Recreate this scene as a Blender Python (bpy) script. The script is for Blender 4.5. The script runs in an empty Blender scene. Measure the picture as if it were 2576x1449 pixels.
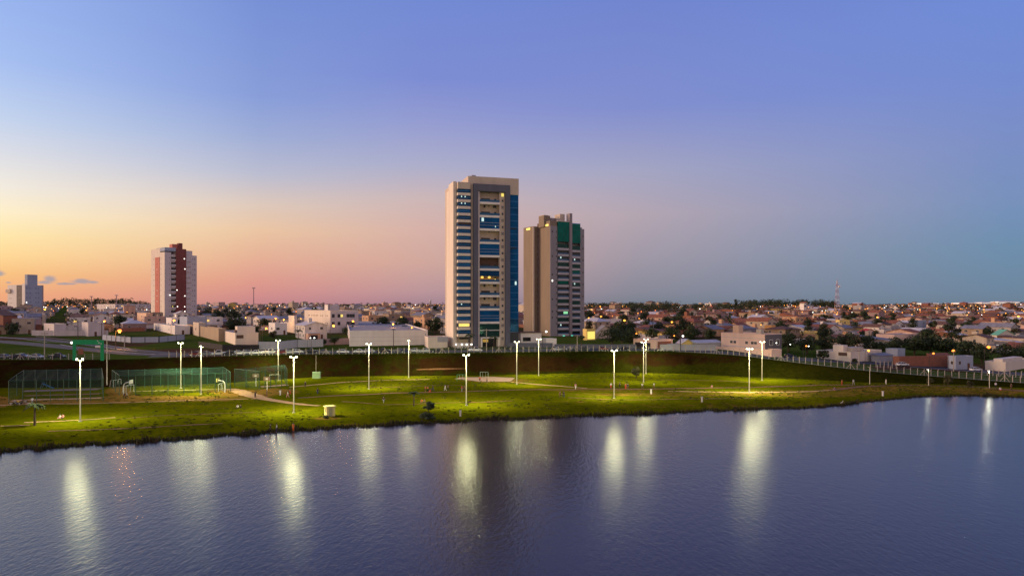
import bpy, math, random
import numpy as np
from mathutils import Vector, Matrix

R = math.radians
random.seed(11)
rnd = random.Random(5)
SC = bpy.context.scene
COL = SC.collection

# ------------------------------------------------------------------ camera
EYE = 24.0                     # drone height above the park lawn
FP, CX, HY = 1718.0, 1288.0, 768.0      # focal length, centre column and horizon row, in a picture 2576 wide
cam_data = bpy.data.cameras.new('camera')
cam_data.sensor_width = 36.0
cam_data.lens = 36.0 * FP / 2576.0
cam_data.shift_y = (HY - 724.5) / 2576.0
cam_data.clip_start = 0.5
cam_data.clip_end = 30000.0
cam = bpy.data.objects.new('camera', cam_data)
cam.location = (0, 0, EYE)
cam.rotation_euler = (R(90), 0, 0)
COL.objects.link(cam)
SC.camera = cam

# ------------------------------------------------------------------ colour management
SC.view_settings.view_transform = 'Standard'
SC.view_settings.look = 'None'
SC.view_settings.exposure = 0.0
SC.view_settings.gamma = 1.0
SC.cycles.use_denoising = True
SC.cycles.max_bounces = 6
SC.cycles.transparent_max_bounces = 24
SC.cycles.sample_clamp_indirect = 4.0
SC.cycles.sample_clamp_direct = 60.0

def s2l(c):
    return tuple(((v / 255.0) / 12.92 if v / 255.0 <= 0.04045 else ((v / 255.0 + 0.055) / 1.055) ** 2.4) for v in c)

# ------------------------------------------------------------------ sky: dusk, the sun gone down to the left
SUN_AZ, SUN_EL = -80.0, 11.0
world = bpy.data.worlds.new('World')
SC.world = world
world.use_nodes = True
nt = world.node_tree
nt.nodes.clear()
def N(t, **k):
    n = nt.nodes.new(t)
    for a, b in k.items():
        setattr(n, a, b)
    return n
def L(a, b):
    nt.links.new(a, b)
def M(op, a, b=None, c=None):
    n = N('ShaderNodeMath', operation=op)
    for i, v in enumerate((a, b, c)):
        if v is None:
            continue
        if isinstance(v, (int, float)):
            n.inputs[i].default_value = v
        else:
            L(v, n.inputs[i])
    return n.outputs[0]
tc = N('ShaderNodeTexCoord')
sep = N('ShaderNodeSeparateXYZ')
L(tc.outputs['Generated'], sep.inputs[0])
az = M('MULTIPLY', M('ARCTAN2', sep.outputs[0], sep.outputs[1]), 180 / math.pi)
el = M('MULTIPLY', M('ARCSINE', sep.outputs[2]), 180 / math.pi)
elt = M('MULTIPLY', el, 1 / 60.0)
SKY = [  # azimuth in degrees; (row in the picture, colour)
    (-36.8, [(775, (232, 160, 122)), (740, (238, 167, 124)), (690, (246, 190, 126)), (640, (253, 214, 149)), (590, (253, 228, 168)), (530, (252, 236, 200)), (470, (240, 232, 220)), (380, (217, 219, 228)), (290, (192, 208, 236)), (150, (164, 189, 239)), (0, (152, 179, 237))]),
    (-20.2, [(775, (190, 130, 135)), (745, (206, 138, 138)), (712, (218, 149, 138)), (650, (227, 172, 147)), (580, (233, 194, 160)), (515, (220, 198, 184)), (440, (186, 187, 206)), (340, (156, 170, 212)), (240, (134, 155, 215)), (0, (118, 143, 212))]),
    (-7.4, [(775, (160, 128, 142)), (735, (184, 146, 152)), (660, (207, 164, 154)), (580, (213, 174, 165)), (500, (203, 180, 180)), (420, (172, 172, 200)), (310, (148, 155, 207)), (200, (124, 139, 209)), (0, (114, 137, 210))]),
    (10.2, [(775, (116, 124, 138)), (735, (134, 134, 150)), (640, (160, 150, 164)), (540, (178, 163, 174)), (430, (163, 163, 192)), (270, (128, 141, 205)), (0, (112, 132, 206))]),
    (36.0, [(775, (106, 126, 146)), (730, (106, 132, 158)), (620, (106, 139, 171)), (500, (117, 142, 186)), (350, (121, 140, 196)), (200, (115, 138, 206)), (0, (111, 138, 212))]),
]
ramps = []
for a, rows in SKY:
    cr = N('ShaderNodeValToRGB')
    L(elt, cr.inputs[0])
    e = cr.color_ramp.elements
    pts = []
    for y, c in rows:
        pts.append((math.degrees(math.atan((HY - y) / FP * math.cos(R(a)))) / 60.0, c))
    pts[0] = (0.0, pts[0][1])
    top = rows[-1][1]
    pts.append((0.7, tuple(v * f for v, f in zip(top, (0.80, 0.82, 0.88)))))
    pts.append((1.0, tuple(v * f for v, f in zip(top, (0.66, 0.70, 0.80)))))
    e[0].position = pts[0][0]; e[0].color = (*s2l(pts[0][1]), 1)
    e[1].position = pts[-1][0]; e[1].color = (*s2l(pts[-1][1]), 1)
    for p, c in pts[1:-1]:
        q = e.new(p); q.color = (*s2l(c), 1)
    cr.color_ramp.interpolation = 'LINEAR'
    ramps.append(cr.outputs[0])
def mixc(f, a, b):
    m = N('ShaderNodeMix', data_type='RGBA')
    L(f, m.inputs[0]); L(a, m.inputs[6]); L(b, m.inputs[7])
    return m.outputs[2]
def band(a0, a1):
    m = N('ShaderNodeMapRange', interpolation_type='LINEAR')
    L(az, m.inputs[0])
    m.inputs[1].default_value = a0; m.inputs[2].default_value = a1
    return m.outputs[0]
c = mixc(band(-150, -100), ramps[4], ramps[0])
c = mixc(band(-36.8, -20.2), c, ramps[1])
c = mixc(band(-20.2, -7.4), c, ramps[2])
c = mixc(band(-7.4, 10.2), c, ramps[3])
c = mixc(band(10.2, 36.0), c, ramps[4])
# behind the camera, an added pink glow in the sky brightens the facing walls
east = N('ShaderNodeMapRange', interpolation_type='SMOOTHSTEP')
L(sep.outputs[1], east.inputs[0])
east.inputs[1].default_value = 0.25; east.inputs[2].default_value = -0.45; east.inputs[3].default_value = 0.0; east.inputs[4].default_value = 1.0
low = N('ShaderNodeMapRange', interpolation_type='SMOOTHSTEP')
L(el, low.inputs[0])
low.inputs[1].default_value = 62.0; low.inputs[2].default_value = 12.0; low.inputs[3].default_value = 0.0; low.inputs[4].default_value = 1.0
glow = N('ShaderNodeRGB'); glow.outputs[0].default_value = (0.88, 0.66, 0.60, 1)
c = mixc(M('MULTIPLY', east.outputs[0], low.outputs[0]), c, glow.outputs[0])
# fine mottling of the air and three small grey clouds low in the west
nz = N('ShaderNodeTexNoise')
nz.inputs['Scale'].default_value = 46.0; nz.inputs['Detail'].default_value = 7.0; nz.inputs['Roughness'].default_value = 0.62
mp = N('ShaderNodeMapping'); mp.inputs['Scale'].default_value = (1, 1, 1.7)
L(tc.outputs['Generated'], mp.inputs[0]); L(mp.outputs[0], nz.inputs[0])
nzv = M('MULTIPLY', M('SUBTRACT', nz.outputs[0], 0.5), 2.6)
cl = None
def aze(X, y):
    a = math.degrees(math.atan((X - CX) / FP))
    return a, math.degrees(math.atan((HY - y) / FP * math.cos(R(a))))
for X, y, rx, ry in [(126, 702, 26, 14), (112, 710, 30, 7), (168, 714, 40, 4.5), (206, 708, 38, 9), (232, 710, 24, 5), (-8, 688, 24, 11), (-60, 700, 60, 9), (22, 711, 9, 3)]:
    a, b = aze(X, y)
    da = M('DIVIDE', M('SUBTRACT', az, a), rx / 42.0)
    de = M('DIVIDE', M('SUBTRACT', el, b), ry / 38.0)
    v = M('SUBTRACT', 1.0, M('SQRT', M('ADD', M('MULTIPLY', da, da), M('MULTIPLY', de, de))))
    cl = v if cl is None else M('MAXIMUM', cl, v)
mr = N('ShaderNodeMapRange', interpolation_type='SMOOTHSTEP')
L(M('ADD', cl, M('MULTIPLY', nzv, 0.55)), mr.inputs[0])
mr.inputs[1].default_value = 0.0; mr.inputs[2].default_value = 0.75; mr.inputs[4].default_value = 0.85
ccol = N('ShaderNodeRGB'); ccol.outputs[0].default_value = (*s2l((158, 152, 164)), 1)
c = mixc(mr.outputs[0], c, ccol.outputs[0])
sky = N('ShaderNodeTexSky')
sky.sky_type = 'NISHITA'
sky.sun_disc = False
sky.sun_elevation = R(SUN_EL)
sky.sun_rotation = R(SUN_AZ)
bg1 = N('ShaderNodeBackground'); L(sky.outputs[0], bg1.inputs[0]); bg1.inputs[1].default_value = 0.004
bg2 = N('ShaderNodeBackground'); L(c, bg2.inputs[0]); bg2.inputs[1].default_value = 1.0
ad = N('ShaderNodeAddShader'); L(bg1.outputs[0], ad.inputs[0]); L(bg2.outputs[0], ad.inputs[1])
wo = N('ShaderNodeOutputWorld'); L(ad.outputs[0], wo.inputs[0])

# the last glow of the sunset, low from the left
sd = bpy.data.lights.new('sun', 'SUN')
sd.energy = 3.6
sd.angle = R(22)
sd.color = (1.0, 0.66, 0.42)
sun = bpy.data.objects.new('sun', sd)
sdir = Vector((math.sin(R(SUN_AZ)) * math.cos(R(SUN_EL)), math.cos(R(SUN_AZ)) * math.cos(R(SUN_EL)), math.sin(R(SUN_EL))))
sun.rotation_euler = sdir.to_track_quat('Z', 'Y').to_euler()
sun.location = (-200, 100, 120)
COL.objects.link(sun)

# ------------------------------------------------------------------ materials
MATS = {}
def mat(name, col, rough=0.8, var=0.15, scale=1.0, bump=0.0, emit=None, spec=0.3, metal=0.0, alpha=None, streak=1.0, col2=None, ior=None, coords='Object', tint=None):
    if name in MATS:
        return MATS[name]
    m = bpy.data.materials.new(name)
    m.use_nodes = True
    t = m.node_tree
    b = t.nodes['Principled BSDF']
    b.inputs['Roughness'].default_value = rough
    b.inputs['Metallic'].default_value = metal
    b.inputs['Specular IOR Level'].default_value = spec
    if tint:
        b.inputs['Specular Tint'].default_value = (*tint, 1)
    if ior:
        b.inputs['IOR'].default_value = ior
    tcn = t.nodes.new('ShaderNodeTexCoord')
    mpn = t.nodes.new('ShaderNodeMapping')
    mpn.inputs['Scale'].default_value = (1, 1, 1 / streak)
    t.links.new(tcn.outputs[coords], mpn.inputs[0])
    n = t.nodes.new('ShaderNodeTexNoise')
    n.inputs['Scale'].default_value = scale
    n.inputs['Detail'].default_value = 5
    n.inputs['Roughness'].default_value = 0.6
    t.links.new(mpn.outputs[0], n.inputs[0])
    r = t.nodes.new('ShaderNodeValToRGB')
    r.color_ramp.elements[0].position = 0.28
    r.color_ramp.elements[1].position = 0.72
    r.color_ramp.elements[0].color = (*[min(1, v * (1 - var)) for v in col], 1)
    r.color_ramp.elements[1].color = (*(col2 or [min(1, v * (1 + var)) for v in col]), 1)
    t.links.new(n.outputs[0], r.inputs[0])
    t.links.new(r.outputs[0], b.inputs['Base Color'])
    if bump:
        bn = t.nodes.new('ShaderNodeBump')
        bn.inputs['Strength'].default_value = min(1, bump)
        bn.inputs['Distance'].default_value = 0.1
        t.links.new(n.outputs[0], bn.inputs['Height'])
        t.links.new(bn.outputs[0], b.inputs['Normal'])
    if emit:
        b.inputs['Emission Color'].default_value = (*emit[0], 1)
        b.inputs['Emission Strength'].default_value = emit[1]
        m.cycles.emission_sampling = 'NONE'
    if alpha is not None:
        b.inputs['Alpha'].default_value = alpha
    MATS[name] = m
    return m

# ------------------------------------------------------------------ mesh helper
class MB:
    def __init__(s):
        s.v, s.f, s.m, s.mats = [], [], [], []
    def mi(s, m):
        if m not in s.mats:
            s.mats.append(m)
        return s.mats.index(m)
    def add(s, vs, fs, m):
        o = len(s.v)
        s.v += [tuple(p) for p in vs]
        i = s.mi(m)
        for f in fs:
            s.f.append(tuple(o + k for k in f)); s.m.append(i)
        return s
    def box(s, x0, x1, y0, y1, z0, z1, m):
        vs = [(x0, y0, z0), (x1, y0, z0), (x1, y1, z0), (x0, y1, z0), (x0, y0, z1), (x1, y0, z1), (x1, y1, z1), (x0, y1, z1)]
        return s.add(vs, [(0, 3, 2, 1), (4, 5, 6, 7), (0, 1, 5, 4), (1, 2, 6, 5), (2, 3, 7, 6), (3, 0, 4, 7)], m)
    def tube(s, pts, rad, m, n=8, cap=True):
        rads = rad if isinstance(rad, (list, tuple)) else [rad] * len(pts)
        vs, fs = [], []
        for i, p in enumerate(pts):
            p = Vector(p)
            d = (Vector(pts[min(i + 1, len(pts) - 1)]) - Vector(pts[max(i - 1, 0)]))
            d = d.normalized() if d.length else Vector((0, 0, 1))
            a = Vector((1, 0, 0)) if abs(d.x) < 0.8 else Vector((0, 1, 0))
            e1 = d.cross(a).normalized(); e2 = d.cross(e1)
            for k in range(n):
                t = 2 * math.pi * k / n
                vs.append(p + (e1 * math.cos(t) + e2 * math.sin(t)) * rads[i])
        for i in range(len(pts) - 1):
            for k in range(n):
                fs.append((i * n + k, i * n + (k + 1) % n, (i + 1) * n + (k + 1) % n, (i + 1) * n + k))
        if cap:
            fs.append(tuple(range(n - 1, -1, -1)))
            fs.append(tuple((len(pts) - 1) * n + k for k in range(n)))
        return s.add(vs, fs, m)
    def ball(s, c, r, m, nu=8, nv=6, sz=1.0):
        vs, fs = [(c[0], c[1], c[2] - r * sz)], []
        for j in range(1, nv):
            t = -math.pi / 2 + math.pi * j / nv
            for k in range(nu):
                p = 2 * math.pi * k / nu
                vs.append((c[0] + r * math.cos(t) * math.cos(p), c[1] + r * math.cos(t) * math.sin(p), c[2] + r * sz * math.sin(t)))
        vs.append((c[0], c[1], c[2] + r * sz))
        for k in range(nu):
            fs.append((0, 1 + (k + 1) % nu, 1 + k))
            for j in range(nv - 2):
                a = 1 + j * nu
                fs.append((a + k, a + (k + 1) % nu, a + nu + (k + 1) % nu, a + nu + k))
            a = 1 + (nv - 2) * nu
            fs.append((a + k, a + (k + 1) % nu, len(vs) - 1))
        return s.add(vs, fs, m)
    def mesh(s, name, smooth=False):
        me = bpy.data.meshes.new(name)
        me.from_pydata(s.v, [], s.f)
        for m in s.mats:
            me.materials.append(m)
        me.polygons.foreach_set('material_index', s.m)
        if smooth:
            me.polygons.foreach_set('use_smooth', [True] * len(s.f))
        me.update()
        return me
    def build(s, name, parent=None, smooth=False):
        return link(name, s.mesh(name, smooth), parent)
def link(name, data, parent=None, loc=None, rz=None, scale=None):
    o = bpy.data.objects.new(name, data)
    COL.objects.link(o)
    if parent is not None:
        o.parent = parent
    if loc is not None:
        o.location = loc
    if rz is not None:
        o.rotation_euler = (0, 0, rz)
    if scale is not None:
        o.scale = scale
    return o
def tag(o, label, cat, group=None, kind=None):
    if label: o['label'] = label
    if cat: o['category'] = cat
    if group: o['group'] = group
    if kind: o['kind'] = kind
    return o
def thing(name, label, cat, loc=(0, 0, 0), rz=0.0, group=None):
    o = link(name, None, None, loc, rz)
    o.empty_display_size = 0.5
    return tag(o, label, cat, group)
KIDS = {}
def dup(root, loc, rz=0.0, label=None, scale=None):
    def cp(o, par):
        c = o.copy()
        COL.objects.link(c)
        if par is not None:
            c.parent = par
        for ch in list(o.children):
            cp(ch, c)
        return c
    r = cp(root, None)
    r.location = loc
    r.rotation_euler = (0, 0, rz)
    if scale is not None:
        r.scale = (scale,) * 3 if isinstance(scale, (int, float)) else scale
    if label:
        r['label'] = label
    return r

# ------------------------------------------------------------------ the lie of the land
WZ = -0.8          # lake level; the lawn lies at 0
KX = np.arange(-900, 3500, 4.0)
def knots(pts, w):
    a = np.interp(KX, [p[0] for p in pts], [p[1] for p in pts])
    n = max(1, int(w / 4) | 1)
    k = np.hanning(n + 2)[1:-1]; k /= k.sum()
    return np.convolve(np.pad(a, n // 2, mode='edge'), k, mode='valid')
y_shore = knots([(-900, 1195), (-300, 1160), (0, 1140), (200, 1122), (330, 1113), (440, 1106), (600, 1093), (700, 1087), (800, 1080), (930, 1073), (1000, 1067), (1090, 1063), (1130, 1062), (1200, 1057), (1400, 1050), (1600, 1043), (1700, 1038), (1800, 1033), (1930, 1029), (2050, 1025), (2110, 1020), (2160, 1012), (2230, 1006), (2300, 998), (2360, 996), (2450, 996), (2520, 998), (2576, 1000), (2700, 1010), (3000, 1040), (3500, 1080)], 36)
y_foot = knots([(-900, 976), (0, 976), (270, 974), (560, 964), (800, 948), (1000, 945), (1200, 945), (1500, 937), (1700, 939), (1850, 947), (2000, 953), (2180, 962), (2400, 967), (2576, 976), (3500, 1010)], 120)
y_top = knots([(-900, 906), (0, 905), (270, 905), (430, 900), (700, 893), (1100, 889), (1500, 884), (1700, 884), (1850, 893), (2000, 912), (2180, 933), (2350, 947), (2576, 964), (3500, 1000)], 120)
gap = knots([(-900, 15), (0, 15), (560, 12), (800, 9), (1850, 10), (2576, 8), (3500, 8)], 120)
d_shore = FP * (EYE - WZ) / (y_shore - HY)
wob = np.random.RandomState(3)
d_shore = d_shore + np.convolve(wob.randn(len(KX) + 6), np.ones(7) / 7, 'valid') * 1.5
d_foot = FP * EYE / (y_foot - HY)
d_top = d_foot + gap
z_top = np.maximum(0.4, EYE - (y_top - HY) * d_top / FP)
def sstep(t):
    t = np.clip(t, 0, 1)
    return t * t * (3 - 2 * t)
def GZ(x, y):
    x = np.asarray(x, float); y = np.asarray(y, float)
    X = x / np.maximum(y, 1) * FP + CX
    sh = np.interp(X, KX, d_shore); ft = np.interp(X, KX, d_foot); tp = np.interp(X, KX, d_top); zt = np.interp(X, KX, z_top)
    und = 0.16 * np.sin(x * 0.071 + 1.3) * np.sin(y * 0.113 + x * 0.02) + 0.07 * np.sin(x * 0.31) * np.sin(y * 0.27)
    t = np.clip((y - sh) / 12.0, 0, 1)
    lawn = WZ * (1 - t) ** 2 + und * sstep((y - sh - 4) / 20) * sstep((ft - y) / 10)
    s = np.clip((y - ft) / (tp - ft), 0, 1)
    bank = zt * (0.55 * s + 0.45 * sstep(s))
    rise = (20.0 - zt) * (1 - np.exp(-np.maximum(0, y - tp) / 700.0))
    ridge = 12.0 * sstep((y - 1300) / 1700.0) * sstep((X - 2150) / 380.0) + 5.0 * sstep((y - 1200) / 1500.0) * sstep((500 - X) / 500.0)
    up = zt + rise + ridge
    bed = np.maximum(WZ - (sh - y) * 0.25, -5)
    return np.where(y < sh, bed, np.where(y < ft, lawn, np.where(y < tp, bank, up)))
def gz(x, y):
    return float(GZ(x, y))
SCAN = np.geomspace(45, 7000, 1500)
def pix(X, y, ymin=0.0, dz=0.0):
    """the point of the ground (raised by dz) seen at column X, row y, beyond distance ymin"""
    u = (X - CX) / FP
    Y = SCAN[SCAN > ymin]
    rows = HY + FP * (EYE - GZ(u * Y, Y) - dz) / Y
    k = np.nonzero(rows <= y)[0]
    i = int(k[0]) if len(k) else len(Y) - 1
    if i > 0 and rows[i - 1] > y:
        t = (rows[i - 1] - y) / max(1e-9, rows[i - 1] - rows[i])
        d = Y[i - 1] + t * (Y[i] - Y[i - 1])
    else:
        d = Y[i]
    return Vector((u * d, d, gz(u * d, d)))
def col_of(x, y):
    return x / y * FP + CX
def topd(X):
    return float(np.interp(X, KX, d_top))

# ------------------------------------------------------------------ the ground in sheets
def attr_mix(name, colA, colB, sc, attr='bare', bump=0.35, extra=None):
    """two soils blended where the vertex attribute says bare earth, both mottled"""
    m = bpy.data.materials.new(name)
    m.use_nodes = True
    t = m.node_tree; b = t.nodes['Principled BSDF']
    b.inputs['Roughness'].default_value = 0.95
    b.inputs['Specular IOR Level'].default_value = 0.0
    g = t.nodes.new('ShaderNodeNewGeometry')
    def noise(s, d=6, r=0.62):
        n = t.nodes.new('ShaderNodeTexNoise'); n.inputs['Scale'].default_value = s; n.inputs['Detail'].default_value = d; n.inputs['Roughness'].default_value = r
        t.links.new(g.outputs['Position'], n.inputs[0]); return n.outputs[0]
    def ramp(src, cols, p0=0.3, p1=0.7):
        r = t.nodes.new('ShaderNodeValToRGB'); t.links.new(src, r.inputs[0])
        e = r.color_ramp.elements
        e[0].position = p0; e[1].position = p1
        e[0].color = (*cols[0], 1); e[1].color = (*cols[-1], 1)
        if len(cols) == 3:
            q = e.new((p0 + p1) / 2); q.color = (*cols[1], 1)
        return r.outputs[0]
    def mx(f, a, c, mode='MIX'):
        k = t.nodes.new('ShaderNodeMix'); k.data_type = 'RGBA'; k.blend_type = mode
        if isinstance(f, float): k.inputs[0].default_value = f
        else: t.links.new(f, k.inputs[0])
        t.links.new(a, k.inputs[6]); t.links.new(c, k.inputs[7]); return k.outputs[2]
    A = mx(0.5, ramp(noise(sc * 0.09, 5), colA), ramp(noise(sc, 6, 0.7), colA, 0.36, 0.64))
    B = mx(0.5, ramp(noise(sc * 0.14), colB), ramp(noise(sc * 1.3), colB))
    at = t.nodes.new('ShaderNodeAttribute'); at.attribute_name = attr
    mm = t.nodes.new('ShaderNodeMath'); mm.operation = 'ADD'
    t.links.new(at.outputs['Fac'], mm.inputs[0])
    ms = t.nodes.new('ShaderNodeMath'); ms.operation = 'MULTIPLY_ADD'
    t.links.new(noise(sc * 0.35, 7, 0.7), ms.inputs[0]); ms.inputs[1].default_value = 1.5; ms.inputs[2].default_value = -0.75
    t.links.new(ms.outputs[0], mm.inputs[1])
    rg = t.nodes.new('ShaderNodeMapRange'); rg.interpolation_type = 'SMOOTHSTEP'
    rg.inputs[1].default_value = 0.30; rg.inputs[2].default_value = 0.72
    t.links.new(mm.outputs[0], rg.inputs[0])
    bw = ramp(noise(sc * 0.035, 5, 0.68), [(0.74, 0.74, 0.72), (0.97, 0.97, 0.97), (1.18, 1.10, 1.0)], 0.34, 0.66)
    t.links.new(mx(1.0, mx(rg.outputs[0], A, B), bw, 'MULTIPLY'), b.inputs['Base Color'])
    bn = t.nodes.new('ShaderNodeBump'); bn.inputs['Strength'].default_value = bump; bn.inputs['Distance'].default_value = 0.25
    t.links.new(noise(sc * 2.2, 6, 0.7), bn.inputs['Height']); t.links.new(bn.outputs[0], b.inputs['Normal'])
    return m

def bare_at(spots, P):
    """soft ellipses of bare earth, given in picture columns and rows, on points P"""
    d = P[:, 1]; X = P[:, 0] / d * FP + CX; row = HY + FP * (EYE - P[:, 2]) / d
    a = np.zeros(len(P))
    for (cx, cy, rx, ry, v) in spots:
        q = ((X - cx) / rx) ** 2 + ((row - cy) / ry) ** 2
        a = np.maximum(a, v * np.clip(1.35 - q, 0, 1))
    return a

def sheet(name, lo, hi, nu, ts, m, spots=(), x0=-880, x1=3460, kind='structure', base=0.0):
    """a strip of the terrain between two distance curves"""
    Xs = np.linspace(x0, x1, nu)
    a = lo(Xs); b_ = hi(Xs)
    V = np.zeros((len(ts), nu, 3))
    for j, t in enumerate(ts):
        d = a + (b_ - a) * t
        V[j, :, 0] = (Xs - CX) / FP * d; V[j, :, 1] = d
        V[j, :, 2] = GZ(V[j, :, 0], d)
    eps = 1e-3
    P = V.reshape(-1, 3)
    fs = [(j * nu + i, j * nu + i + 1, (j + 1) * nu + i + 1, (j + 1) * nu + i) for j in range(len(ts) - 1) for i in range(nu - 1)]
    me = bpy.data.meshes.new(name)
    me.from_pydata(P.tolist(), [], fs)
    me.materials.append(m)
    me.polygons.foreach_set('use_smooth', [True] * len(fs))
    at = me.attributes.new('bare', 'FLOAT', 'POINT')
    at.data.foreach_set('value', np.maximum(base, bare_at(spots, P)).astype(np.float32))
    me.update()
    o = link(name, me)
    o['kind'] = kind
    return o
fsh = lambda X: np.interp(X, KX, d_shore)
fft = lambda X: np.interp(X, KX, d_foot)
ftp = lambda X: np.interp(X, KX, d_top)

lawn_m = attr_mix('lawn', [(0.042, 0.050, 0.0010), (0.082, 0.088, 0.0018), (0.150, 0.135, 0.003)], [(0.13, 0.068, 0.012), (0.21, 0.115, 0.024), (0.18, 0.12, 0.022)], 1.1)
lawn_spots = [(430, 1003, 210, 9, .75), (620, 990, 90, 12, .8), (310, 1003, 60, 13, .95), (300, 985, 40, 14, .9), (120, 1010, 170, 7, .85), (0, 1010, 30, 16, 1.0), (690, 985, 70, 10, .75),
              (1700, 992, 330, 7, .5), (2050, 990, 260, 12, .5), (2250, 978, 260, 9, .55), (2480, 985, 140, 12, .6), (1250, 957, 110, 6, .6), (1500, 981, 260, 6, .45), (560, 985, 60, 7, .55),
              (1900, 1020, 500, 9, .36), (900, 1068, 120, 6, .4), (820, 1052, 45, 5, .55), (200, 1095, 260, 7, .28), (1480, 1010, 100, 6, .34), (1000, 1000, 160, 6, .33), (2380, 985, 300, 6, .45)]
lt = np.concatenate([np.linspace(-0.25, 0, 8)[:-1], np.linspace(0, 0.16, 20)[:-1], np.linspace(0.16, 1.0, 80)])
sheet('lawn', fsh, fft, 860, lt, lawn_m, lawn_spots)
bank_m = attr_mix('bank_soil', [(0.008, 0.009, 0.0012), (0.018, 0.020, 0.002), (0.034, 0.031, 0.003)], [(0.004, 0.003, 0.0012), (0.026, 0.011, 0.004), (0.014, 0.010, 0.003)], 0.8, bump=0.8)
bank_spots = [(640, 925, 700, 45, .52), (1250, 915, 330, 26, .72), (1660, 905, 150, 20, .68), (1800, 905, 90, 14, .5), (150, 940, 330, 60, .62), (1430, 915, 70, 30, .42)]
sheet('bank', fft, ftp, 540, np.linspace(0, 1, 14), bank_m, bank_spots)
up_m = attr_mix('upper_ground_soil', [(0.040, 0.062, 0.010), (0.055, 0.085, 0.013), (0.085, 0.10, 0.025)], [(0.06, 0.03, 0.018), (0.085, 0.045, 0.028), (0.075, 0.05, 0.035)], 0.5, bump=0.4)
up_spots = [(480, 888, 160, 14, .8), (300, 862, 120, 14, .6), (60, 852, 140, 6, .7), (700, 885, 160, 8, .7), (2250, 925, 60, 8, .9), (2420, 925, 130, 12, .75), (1000, 815, 1300, 38, .55), (2000, 815, 900, 50, .75)]
ut = np.concatenate([np.linspace(0, 0.02, 24)[:-1], np.geomspace(0.02, 1.0, 60)])
sheet('upper_ground', ftp, lambda X: np.full_like(X, 6500.0), 450, ut, up_m, up_spots)

# ------------------------------------------------------------------ lake
def water_mat():
    m = bpy.data.materials.new('lake_water'); m.use_nodes = True
    t = m.node_tree; b = t.nodes['Principled BSDF']
    b.inputs['Base Color'].default_value = (0.030, 0.020, 0.020, 1)
    b.inputs['Roughness'].default_value = 0.17
    b.inputs['IOR'].default_value = 1.45
    b.inputs['Specular IOR Level'].default_value = 0.52
    b.inputs['Specular Tint'].default_value = (1.0, 0.94, 0.90, 1)
    g = t.nodes.new('ShaderNodeNewGeometry')
    def noise(rot, sc, s, d, dist=0.0):
        mp = t.nodes.new('ShaderNodeMapping'); mp.inputs['Rotation'].default_value = (0, 0, R(rot)); mp.inputs['Scale'].default_value = (*sc, 1)
        t.links.new(g.outputs['Position'], mp.inputs[0])
        n = t.nodes.new('ShaderNodeTexNoise'); n.inputs['Scale'].default_value = s; n.inputs['Detail'].default_value = d; n.inputs['Roughness'].default_value = 0.55; n.inputs['Distortion'].default_value = dist
        t.links.new(mp.outputs[0], n.inputs[0]); return n.outputs[0]
    def mul(a, k):
        q = t.nodes.new('ShaderNodeMath'); q.operation = 'MULTIPLY'; t.links.new(a, q.inputs[0])
        if isinstance(k, (int, float)): q.inputs[1].default_value = k
        else: t.links.new(k, q.inputs[1])
        return q.outputs[0]
    def add(a, c):
        q = t.nodes.new('ShaderNodeMath'); q.operation = 'ADD'; t.links.new(a, q.inputs[0]); t.links.new(c, q.inputs[1]); return q.outputs[0]
    gust = t.nodes.new('ShaderNodeMapRange'); t.links.new(noise(20, (1, 1), 0.018, 3), gust.inputs[0])
    gust.inputs[1].default_value = 0.3; gust.inputs[2].default_value = 0.7; gust.inputs[3].default_value = 0.75; gust.inputs[4].default_value = 1.2
    h = add(add(mul(noise(-32, (1.0, 0.42), 2.1, 3, 0.4), 0.28), mul(noise(-12, (0.8, 0.5), 5.0, 3, 0.6), 0.11)), mul(noise(-38, (1, 0.5), 1.0, 2), 0.14))
    cen = t.nodes.new('ShaderNodeMath'); cen.operation = 'SUBTRACT'; t.links.new(h, cen.inputs[0]); cen.inputs[1].default_value = 0.265
    h = mul(cen.outputs[0], gust.outputs[0])
    bn = t.nodes.new('ShaderNodeBump'); bn.inputs['Strength'].default_value = 0.42; bn.inputs['Distance'].default_value = 0.42
    t.links.new(h, bn.inputs['Height']); t.links.new(bn.outputs[0], b.inputs['Normal'])
    return m
wm = water_mat()
MB().add([(-420, -60, WZ), (420, -60, WZ), (420, 330, WZ), (-420, 330, WZ)], [(0, 1, 2, 3)], wm).build('lake_water')['kind'] = 'structure'
# land closes the lake behind the camera and to the sides (seen only from elsewhere)
far_m = attr_mix('far_shore', [(0.05, 0.08, 0.01), (0.07, 0.11, 0.01)], [(0.1, 0.06, 0.03), (0.12, 0.07, 0.03)], 0.5)
MB().add([(-3000, -900, -0.2), (3000, -900, -0.2), (3000, -55, -0.2), (-3000, -55, -0.2)], [(0, 1, 2, 3)], far_m).build('far_shore_ground')['kind'] = 'structure'

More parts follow.
